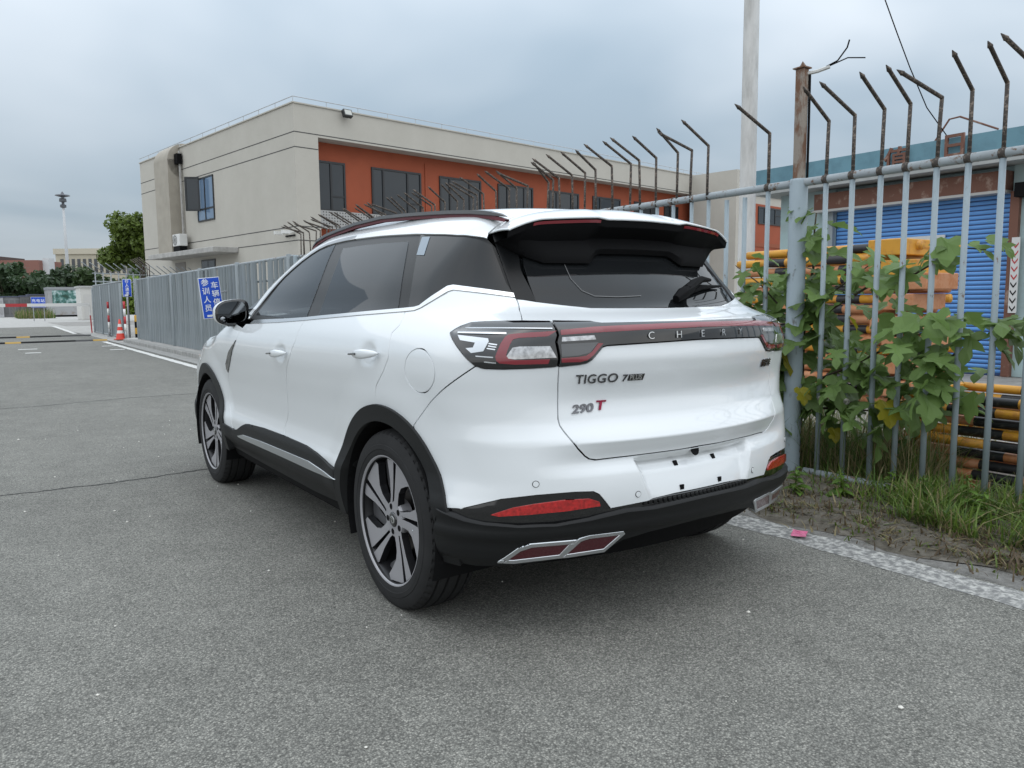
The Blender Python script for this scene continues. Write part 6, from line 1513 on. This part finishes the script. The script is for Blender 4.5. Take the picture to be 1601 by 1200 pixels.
# huts, boxes
hut = empty('white_hut', (5.3, 67, 0)); tag(hut, 'plain white cabin beside the picture panel', 'hut')
MB().box((0, 0, 0), (1.55, 3, 2.55)).build('wall', plain('hut_white', (.55, .54, .51), rough=.7), hut)
MB().box((-.1, -.1, 2.55), (1.65, 3.1, 2.68)).build('roof', plain('hut_roof', (.40, .40, .39), rough=.7), hut)
MB().box((.2, -.03, 0), (.9, -.002, 2.0)).build('door', plain('hut_door', (.50, .49, .47), rough=.6), hut)
ki = empty('picture_kiosk', (4.75, 89, 0)); tag(ki, 'grey container with a large green landscape picture on its side', 'container')
bevel(MB().box((0, 0, .15), (2.75, 4, 2.75)).build('body', worn('grey_container', (.33, .335, .34), (.22, .18, .15), amount=.62, scale=1.5, rough=.6, soft=.1), ki), .05, 2)
MB().box((-.05, -.05, 2.75), (2.8, 4.05, 3.02)).build('roof', plain('container_roof', (.25, .26, .27), rough=.6), ki)
MB().box((.1, .1, 0), (2.65, 3.9, .15)).build('base', M_BLACK, ki)
def picture_mat():
    m, n, l, b = base_mat('printed_landscape')
    t = n.new('ShaderNodeTexCoord'); x = n.new('ShaderNodeTexNoise'); x.inputs['Scale'].default_value = 2.2; x.inputs['Detail'].default_value = 6
    l.new(t.outputs['Object'], x.inputs['Vector'])
    r = n.new('ShaderNodeValToRGB'); e = r.color_ramp.elements
    e[0].position = .38; e[0].color = (.012, .05, .035, 1); e[1].position = .66; e[1].color = (.45, .55, .55, 1)
    q = r.color_ramp.elements.new(.5); q.color = (.06, .17, .15, 1)
    l.new(x.outputs['Fac'], r.inputs[0]); l.new(r.outputs[0], b.inputs['Base Color']); return m
MB().box((.38, -.035, 1.25), (2.65, -.004, 2.68)).build('picture_panel', picture_mat(), ki)
for k, (x0, x1, z1, g, y0) in enumerate(((-.3, 1.0, 2.0, .40, 92), (.95, 2.6, 2.05, .22, 93), (2.5, 3.3, 2.1, .12, 92), (3.2, 4.7, 2.25, .17, 93))):
    e = empty('equipment_cabinet', (x0, y0, 0))
    tag(e, ['leftmost pale equipment cabinet beyond the barrier arm', 'mid grey equipment cabinet beyond the barrier arm', 'darkest equipment cabinet behind the charging sign', 'dark equipment cabinet beside the picture container'][k], 'cabinet', 'cabinets beyond the barrier arm')
    MB().box((0, 0, 0), (x1 - x0, 2, z1)).build('body', plain('cabinet_grey_%d' % k, (g, g, g * 1.03), rough=.6), e)
    MB().box((-.04, -.1, z1), (x1 - x0 + .04, 2.1, z1 + .1)).build('roof', plain('cabinet_roof_%d' % k, (.08, .09, .14), rough=.6), e)
    for j in range(3):
        a = (x1 - x0) * (.1 + .3 * j); MB().box((a, -.03, .3), (a + (x1 - x0) * .22, -.002, z1 - .3)).build('door', plain('cabinet_door_%d_%d' % (k, j), (g * .75, g * .75, g * .76), rough=.6), e)
# light mast
lm = empty('light_mast', (11.9, 143, 0)); tag(lm, 'tall slim light mast with a round lamp head', 'light mast')
MB().tube([(0, 0, 0), (0, 0, 10), (0, 0, 19)], [.32, .24, .16], 10).build('pole', plain('mast_grey', (.45, .46, .47), rough=.5), lm, smooth=True)
hd = MB().lathe([(.16, 16.8), (.45, 16.9), (.45, 17.3), (.2, 17.4), (.2, 17.7), (.55, 17.8), (.5, 18.3), (.2, 18.4)], 12); hd.build('lamp_head', plain('lamp_dark', (.07, .075, .085), rough=.5), lm)
MB().lathe([(.3, 18.5), (1.12, 18.75), (1.0, 18.88), (.3, 18.95), (.08, 19.4)], 14).build('crown', plain('lamp_crown', (.10, .105, .12), rough=.5), lm)

# far buildings
M_FWIN = plain('far_window', (.06, .065, .07), rough=.2)
bb = empty('beige_building', (20.5, 262, 0), R(-34)); tag(bb, 'long beige building with rows of tall narrow windows in the distance', 'building')
MB().box((0, 0, 0), (44, 14, 16)).build('wall', plain('beige_wall', (.42, .385, .30), rough=.9, var=.06, vscale=.3), bb)
MB().box((-.4, -.4, 16), (44.4, 14.4, 17.6)).build('parapet', plain('beige_parapet', (.46, .425, .34), rough=.9), bb)
wm = MB().box((0, -.12, 0), (.9, -.004, 4.2)).mesh('window', M_FWIN)
for k in range(26):
    for z in (10.4, 4.6):
        o = link('window', wm, bb); o.location = (1.4 + k * 1.63, 0, z)
rbd = empty('red_brick_building', (3.0, 235, 0), R(-30)); tag(rbd, 'red brick building with a pale window row at the far left', 'building')
MB().box((-14, 0, 0), (12.5, 12, 12.6)).build('wall', plain('far_red_brick', (.20, .095, .075), rough=.9, var=.08, vscale=.4), rbd)
MB().box((-14.3, -.3, 12.6), (3, 12.3, 13.6)).build('roof', plain('far_dark_roof', (.08, .06, .055), rough=.8), rbd)
MB().box((12.5, 2, 0), (14.0, 5, 13.2)).build('stair_tower', plain('far_pale_tower', (.48, .49, .5), rough=.8), rbd)
MB().box((-14.2, -1.2, 0), (2.5, -.0, 7.2)).build('front_wing', plain('far_grey_wing', (.27, .27, .26), rough=.8), rbd)
for k in range(8):
    MB().box((-12 + k * 1.6, -.08, 8.4), (-11.1 + k * 1.6, -.004, 10.6)).build('window', plain('far_pale_window_%d' % k, (.40, .42, .42), rough=.4) if k % 2 else M_FWIN, rbd)
tw = empty('roof_tower', (33.5, 225, 0), R(-30)); tag(tw, 'dark grey block with roof vents rising behind the green tree', 'building')
MB().box((0, 0, 0), (5, 5, 19.6)).build('wall', plain('far_dark_grey', (.13, .13, .135), rough=.8), tw)
for x in (1.5, 2.6): MB().tube([(x, 1, 19.6), (x, 1, 20.8)], .2, 6).build('vent', plain('far_vent', (.3, .3, .3), rough=.6), tw)
# ================================================================== plants
def leafmat(name, col, tr=.35, var=.35):
    m, n, l, b = base_mat(name)
    oi = n.new('ShaderNodeObjectInfo'); t = n.new('ShaderNodeTexCoord')
    x = n.new('ShaderNodeTexNoise'); x.inputs['Scale'].default_value = 3.5; x.inputs['Detail'].default_value = 3
    g = n.new('ShaderNodeNewGeometry'); l.new(g.outputs['Position'], x.inputs['Vector'])
    ad = n.new('ShaderNodeMath'); ad.operation = 'ADD'; l.new(x.outputs['Fac'], ad.inputs[0]); l.new(oi.outputs['Random'], ad.inputs[1])
    mr = n.new('ShaderNodeMapRange'); mr.inputs['From Min'].default_value = .3; mr.inputs['From Max'].default_value = 1.7; mr.inputs['To Min'].default_value = 1 - var; mr.inputs['To Max'].default_value = 1 + var
    l.new(ad.outputs[0], mr.inputs['Value'])
    s = n.new('ShaderNodeVectorMath'); s.operation = 'SCALE'; s.inputs[0].default_value = col; l.new(mr.outputs[0], s.inputs['Scale'])
    l.new(s.outputs[0], b.inputs['Base Color']); b.inputs['Roughness'].default_value = .5; b.inputs['Specular IOR Level'].default_value = .35
    tl = n.new('ShaderNodeBsdfTranslucent'); l.new(s.outputs[0], tl.inputs[0])
    mx = n.new('ShaderNodeMixShader'); mx.inputs[0].default_value = tr
    l.new(b.outputs[0], mx.inputs[1]); l.new(tl.outputs[0], mx.inputs[2]); l.new(mx.outputs[0], n['Material Output'].inputs['Surface'])
    return m
M_LEAF = leafmat('mulberry_leaf', (.135, .215, .06), tr=.42)
M_LEAFY = leafmat('yellowing_leaf', (.30, .27, .02))
M_STEM = plain('brown_stem', (.07, .055, .035), rough=.9)
def lobed_leaf(kind, mat, name):
    """hand-shaped leaf, stalk end at the origin, pointing along +y, folded along the midrib"""
    if kind == 0: half = [(.0, .0), (.14, -.08), (.32, -.02), (.46, .14), (.34, .20), (.17, .27), (.36, .40), (.50, .62), (.30, .58), (.12, .54), (.20, .76), (.16, .90), (.0, 1.08)]
    elif kind == 1: half = [(.0, .0), (.20, -.10), (.42, .05), (.50, .30), (.36, .34), (.30, .42), (.44, .58), (.40, .74), (.24, .72), (.16, .88), (.0, 1.0)]
    else: half = [(.0, .0), (.22, -.06), (.40, .12), (.46, .36), (.40, .60), (.24, .84), (.0, 1.02)]
    v = []; f = []
    ys_ = [half[-1][1] * q for q in (.8, .6, .4, .2)]
    def zz(x, y): return .20 * abs(x) - .30 * (y - .3) ** 2 + .025 * math.sin(11 * y + 9 * x)
    for sgn in (1, -1):
        loop = [(sgn * x, y) for x, y in half] + [(0, y) for y in ys_]
        b0 = len(v); v += [(x, y, zz(x, y)) for x, y in loop]
        q = tuple(range(b0, b0 + len(loop))); f.append(q if sgn > 0 else tuple(reversed(q)))
    me = bpy.data.meshes.new(name); me.from_pydata(v, [], f); me.materials.append(mat)
    me.update(); return me
LEAF = [lobed_leaf(k, M_LEAF, 'leaf') for k in (0, 1, 0, 0, 1)]
LEAFY = lobed_leaf(1, M_LEAFY, 'leaf')
mul = empty('mulberry_shrub', (2.45, .42, 0)); tag(mul, 'leafy shrub with broad lobed leaves growing through the fence', 'shrub')
O = Vector((2.45, .42, 0))
BR = dict(stem=[(.46, .02), (.44, .5), (.44, .93), (.42, 1.18), (.38, 1.4), (.38, 1.65), (.37, 1.76)],
          b2=[(.43, 1.0), (.21, 1.15), (-.04, 1.30), (-.28, 1.34), (-.37, 1.39), (-.44, 1.45), (-.51, 1.48), (-.67, 1.46)],
          b3=[(.44, .60), (.06, .77), (-.24, .93), (-.41, 1.0), (-.54, 1.06)],
          b4=[(.40, .50), (.15, .60), (-.19, .68), (-.46, .80), (-.61, .91), (-.72, .98), (-.8, 1.05), (-.93, 1.06)],
          b5=[(.45, .75), (.55, 1.03), (.60, 1.15), (.76, 1.30), (.98, 1.44)],
          b6=[(.44, .55), (.52, .70), (.50, .88)], b7=[(.40, .45), (.2, .48), (-.1, .50), (-.35, .56)], b8=[(.46, .6), (.62, .72), (.78, .95), (.85, 1.2)],
          b9=[(.42, 1.1), (.28, 1.22), (.12, 1.34), (.0, 1.42)])
nl = 0
def put_leaf(p, az, pitch_, s, roll_=0, yel=False):
    o = link('leaf', LEAFY if yel else LEAF[int(rng.integers(0, 5))], mul)
    o.location = p - O; o.rotation_euler = (pitch_, roll_, az); o.scale = (s, s, s)
for key, B_ in BR.items():
    dx = {'stem': 0.0, 'b2': .04, 'b3': -.05, 'b4': -.02, 'b5': -.05, 'b6': -.18, 'b7': -.08, 'b8': -.1, 'b9': .06}[key]
    pts = [Vector((2.45 + dx * min(1, i / 2), y, z)) for i, (y, z) in enumerate(B_)]
    n_ = len(pts); r0_ = .016 if key == 'stem' else .010
    MB().tube([p - O for p in pts], [r0_ * (1 - .72 * i / (n_ - 1)) for i in range(n_)], 6).build('branch', M_STEM, mul, smooth=True)
    L = sum((b - a).length for a, b in zip(pts, pts[1:]))
    cnt = int(L / (.047 if key not in ('stem', 'b2') else .058))
    for k in range(cnt):
        u = (k + .8) / cnt * (n_ - 1) if key != 'stem' else (2.0 + (k + .5) / cnt * (n_ - 3.0))
        i = min(n_ - 2, int(u)); p = pts[i].lerp(pts[i + 1], u - i)
        if p.z < .35: continue
        az = R(124) + rng.normal() * 1.15; st_len = .05 + .09 * rng.random()
        d = Vector((-math.sin(az), math.cos(az), .25 + .3 * rng.random()))
        q = p + d * st_len
        if q.z < .45: q.z += .15
        s_ = rng.uniform(.12, .21) * (.75 if key == 'stem' and u > 5 else 1)
        put_leaf(q, az, R(rng.uniform(-62, -8)), s_, R(rng.normal() * 18)); nl += 1
# lower mass
for k in range(112):
    y = rng.uniform(-.66, .86); z = rng.uniform(.32, 1.0) if y > -.3 else rng.uniform(.55, .98); x = 2.45 + rng.uniform(-.32, .28)
    put_leaf(Vector((x, y, z)), R(124) + rng.normal() * 1.1, R(rng.uniform(-65, -10)), rng.uniform(.13, .22), R(rng.normal() * 18))
for k in range(46):
    y = rng.uniform(-.30, .95); z = rng.uniform(.95, 1.40); x = 2.5 + rng.uniform(-.22, .3)
    put_leaf(Vector((x, y, z)), R(124) + rng.normal() * 1.1, R(rng.uniform(-60, -5)), rng.uniform(.11, .21), R(rng.normal() * 18))
for p, s_ in (((2.2, .45, .86), .19), ((2.3, .02, 1.08), .11), ((2.2, .28, .62), .12), ((2.28, -.25, .58), .17), ((2.3, .3, .60), .12), ((2.35, .12, .36), .10)):
    put_leaf(Vector(p), rng.uniform(2, 4), R(-55), s_, 0, True)

# ---- grass, weeds
def blades(name, n, region, hmin, hmax, mats, label, wid=.004, lean=.5, dry=0.0, dens=None):
    v = []; f = []; mi = []
    for k in range(n):
        for _ in range(20):
            x, y = region()
            if dens is None or rng.random() < dens(x, y): break
        h = rng.uniform(hmin, hmax) * (.6 + .8 * rng.random()); a = rng.uniform(0, 6.28); d = rng.uniform(0, lean) * h; w = wid * rng.uniform(.6, 1.5)
        ca, sa = math.cos(a), math.sin(a); z0 = .01
        b = len(v)
        for t_, ww in ((0, 1), (.4, .9), (.75, .6)):
            dd = d * t_ ** 1.8; cx, cy = x + ca * dd, y + sa * dd; zz_ = z0 + h * (t_ - .25 * (d / h) * t_ * t_)
            v += [(cx - sa * w * ww, cy + ca * w * ww, zz_), (cx + sa * w * ww, cy - ca * w * ww, zz_)]
        v.append((x + ca * d, y + sa * d, z0 + h * (1 - .25 * d / h)))
        f += [(b, b + 1, b + 3, b + 2), (b + 2, b + 3, b + 5, b + 4), (b + 4, b + 5, b + 6)]
        m_ = 1 if rng.random() < dry else (2 if rng.random() < .35 else 0)
        mi += [m_] * 3
    me = bpy.data.meshes.new(name); me.from_pydata(v, [], f)
    for m_ in mats: me.materials.append(m_)
    me.polygons.foreach_set('material_index', mi); me.update()
    o = link(name, me); tag(o, label, 'grass', kind='stuff'); return o
M_G1 = leafmat('grass_green', (.115, .175, .03)); M_G2 = leafmat('grass_straw', (.27, .225, .12)); M_G3 = leafmat('grass_deep', (.075, .13, .03)); M_G4 = leafmat('grass_dead', (.12, .085, .05))
def clump(x, y): return .10 + .90 * (math.sin(x * 7.3 + 1.7 * math.sin(y * 3.1)) * math.sin(y * 5.7 + x * 2.1) > -.15)
blades('verge_grass', 15000, lambda: (rng.uniform(1.72, 2.62), rng.uniform(-2.4, .1)), .04, .20, (M_G1, M_G2, M_G3), 'tangled green grass along the foot of the fence at right', dens=lambda x, y: (1 if y < -.46 else .12) * clump(x, y) * min(1, max(.0, (x - 1.52 - .28 * (y + .6)) / .42)), dry=.2, lean=1.3)
blades('dry_grass', 20000, lambda: (rng.uniform(1.24, 2.3), rng.uniform(-2.6, .6)), .018, .070, (M_G2, M_G4, M_G1), 'low dry straw grass at the road edge', dens=lambda x, y: (.25 + .75 * clump(x * 1.7, y * 1.6)) * min(1, max(.04, (x - 1.38) / .35)), dry=.5, lean=2.2)
blades('fence_weeds', 7500, lambda: (rng.uniform(2.33, 3.2), rng.uniform(-.45, 1.1)), .12, .46, (M_G3, M_G2, M_G1), 'dry weeds and stalks around the fence post', dry=.5, lean=1.1, wid=.0025)
blades('far_verge_grass', 2500, lambda: (rng.uniform(1.9, 2.5), rng.uniform(.6, 9)), .05, .2, (M_G1, M_G2, M_G3), 'sparse grass along the fence behind the car', dry=.3)
blades('distant_grass', 1500, lambda: (rng.uniform(1.6, 4.4), rng.uniform(78, 86)), .3, .9, (M_G1, M_G2, M_G3), 'tuft of long grass before the equipment cabinets', dry=.4, wid=.02)
# broad-leaved weeds, each a plant of its own
WL = lobed_leaf(2, leafmat('weed_leaf', (.10, .18, .03)), 'leaf')
lbl = ['tallest', 'leftmost', 'lowest', 'rightmost', 'dense', 'thin', 'small', 'spreading']
spots = [(2.02, -.62, .20), (1.80, .02, .16), (1.92, -.20, .15), (2.12, -.80, .22), (1.98, -.95, .18), (1.70, .22, .13), (2.2, -.35, .15), (1.86, .42, .17), (2.1, -1.1, .2)]
wlabels = ['bushy green weed at the end of the bottom rail', 'low green weed at the edge beside the exhaust side of the car', 'small green weed left of the bottom rail', 'tall green weed before the near barrier stack', 'green weed among the grass at the right edge', 'tiny weed nearest the right rear bumper corner', 'green weed under the bottom rail', 'dark green weed at the foot of the fence post', 'broad weed at the far right under the fence']
for (x, y, h_), lb in zip(spots, wlabels):
    e = empty('weed', (x, y, .03)); tag(e, lb, 'weed', 'broad-leaved weeds along the fence')
    MB().tube([(0, 0, 0), (.01, .005, h_)], .004, 5).build('stem', M_G1, e)
    for k in range(16):
        o = link('leaf', WL, e); u = (k + 1) / 16; a = k * 2.4
        o.location = (.01 * u, 0, h_ * u); o.rotation_euler = (R(10 - 30 * rng.random()), R(rng.normal() * 10), a); s_ = .10 * (1.15 - .75 * u) * rng.uniform(.8, 1.2); o.scale = (s_ * .55, s_, s_)
# seed heads
for k, (x, y, z, lb) in enumerate(((2.24, .16, .56, 'round pale dandelion seed head left of the fence bars'), (2.24, -.02, .56, 'round pale dandelion seed head right of the first bar'))):
    e = empty('seed_head', (x, y, 0)); tag(e, lb, 'seed head', 'dandelion seed heads by the fence')
    MB().tube([(0, .02, 0), (0, 0, z - .02)], .002, 4).build('stalk', M_G1, e)
    s_ = MB()
    for i in range(160):
        d = rng.normal(size=3); d /= np.linalg.norm(d); a = np.cross(d, [.3, .5, .8]); a /= np.linalg.norm(a)
        p0 = d * .004; p1 = d * .019
        s_.add([tuple(p0), tuple(p1 + a * .003), tuple(p1 - a * .003)], [(0, 1, 2)])
    o = s_.build('seeds', plain('seed_fluff', (.55, .54, .5), rough=.9), e); o.location = (0, 0, z)

# pink scrap on the line
sc_ = []
for i in range(7):
    for j in range(5):
        sc_.append((i * .018 - .05, j * .018 - .04, .008 + .012 * rng.random() * (1 if 0 < i < 6 else .3)))
pk = mesh_obj('plastic_scrap', sc_, [(i * 5 + j, (i + 1) * 5 + j, (i + 1) * 5 + j + 1, i * 5 + j + 1) for i in range(6) for j in range(4)], plain('pink_plastic', (.52, .11, .22), rough=.35, var=.4, vscale=30))
pk.location = (1.185, -.425, .004); pk.rotation_euler = (0, 0, .5); tag(pk, 'crumpled pink plastic scrap on the white line', 'scrap')

# ---- trees
def tree(name, loc_, h, rx, rz, n, mat, label, trunk=.16, group=None, cz=None, leaf=.16, seed=1):
    r_ = np.random.default_rng(seed)
    e = empty(name, loc_); tag(e, label, 'tree', group)
    tb = MB(); base = cz - rz * .75 if cz else h * .35
    tb.tube([(0, 0, 0), (.05 * h * .2, 0, base), (0, .1, cz or h * .65)], [trunk, trunk * .7, trunk * .2], 7)
    lobes = []
    for k in range(16):
        d = r_.normal(size=3); d /= np.linalg.norm(d); q = r_.uniform(.35, .85)
        c_ = np.array([d[0] * rx * q, d[1] * rx * q, (cz or h - rz) + d[2] * rz * q]); lobes.append((c_, r_.uniform(.24, .42)))
        tb.tube([(0, 0, base), tuple(c_ * [.5, .5, 1] * .5 + np.array([0, 0, base * .5])), tuple(c_)], [trunk * .4, trunk * .22, trunk * .06], 5)
    tb.build('trunk', M_STEM, e)
    v = []; f = []
    for k in range(n):
        c_, q = lobes[int(r_.integers(0, len(lobes)))]
        d = r_.normal(size=3); d /= np.linalg.norm(d); rad = r_.random() ** .45
        p = c_ + d * np.array([rx, rx, rz]) * q * rad
        nn = d * .6 + r_.normal(size=3) * .6 + [0, 0, .5]; nn /= np.linalg.norm(nn)
        a = np.cross(nn, r_.normal(size=3)); a /= np.linalg.norm(a); b_ = np.cross(nn, a); s_ = leaf * r_.uniform(.6, 1.4); i = len(v)
        v += [tuple(p - a * s_), tuple(p - b_ * s_ * .55), tuple(p + a * s_), tuple(p + b_ * s_ * .55)]; f.append((i, i + 1, i + 2, i + 3))
    mesh_obj('crown', v, f, mat, e)
    return e
M_T1 = leafmat('tree_light', (.16, .23, .04), var=.5); M_T2 = leafmat('tree_dark', (.045, .078, .034), var=.5); M_T3 = leafmat('tree_mid', (.065, .105, .038), var=.5)
tree('green_tree', (8.3, 58, 0), 8.3, 2.9, 2.7, 9000, M_T1, 'bright green tree at the left end of the office block', cz=5.6, leaf=.17, seed=3)
far = [(2, 120, 6.4, 5.5, M_T2), (8, 118, 6.2, 5, M_T2), (-4, 116, 6.0, 5, M_T2), (13.5, 116, 6.6, 4.5, M_T3), (17.5, 112, 5.4, 4, M_T3), (5, 128, 7.2, 5.5, M_T2), (21, 118, 6.5, 4.5, M_T3), (-10, 118, 6.6, 6, M_T2), (11, 130, 7.4, 5, M_T2), (14.5, 98, 4.6, 2.8, M_T1)]
tl = ['broad dark tree behind the equipment cabinets', 'dark tree behind the picture container', 'dark tree at the left edge of the view', 'mid green tree right of the light mast', 'lower mid green tree before the beige building', 'tallest dark tree under the red brick building', 'mid green tree at the right end of the far tree row', 'dark tree farthest left beyond the road', 'dark tree just behind the light mast', 'yellowish shrub-like tree left of the spiked fence']
for k, (x, y, h_, r_, m_) in enumerate(far):
    tree('far_tree', (x, y, 0), h_, r_, h_ * .5, 3200, m_, tl[k], group='trees beyond the road', cz=h_ * .52, leaf=.38, seed=20 + k)
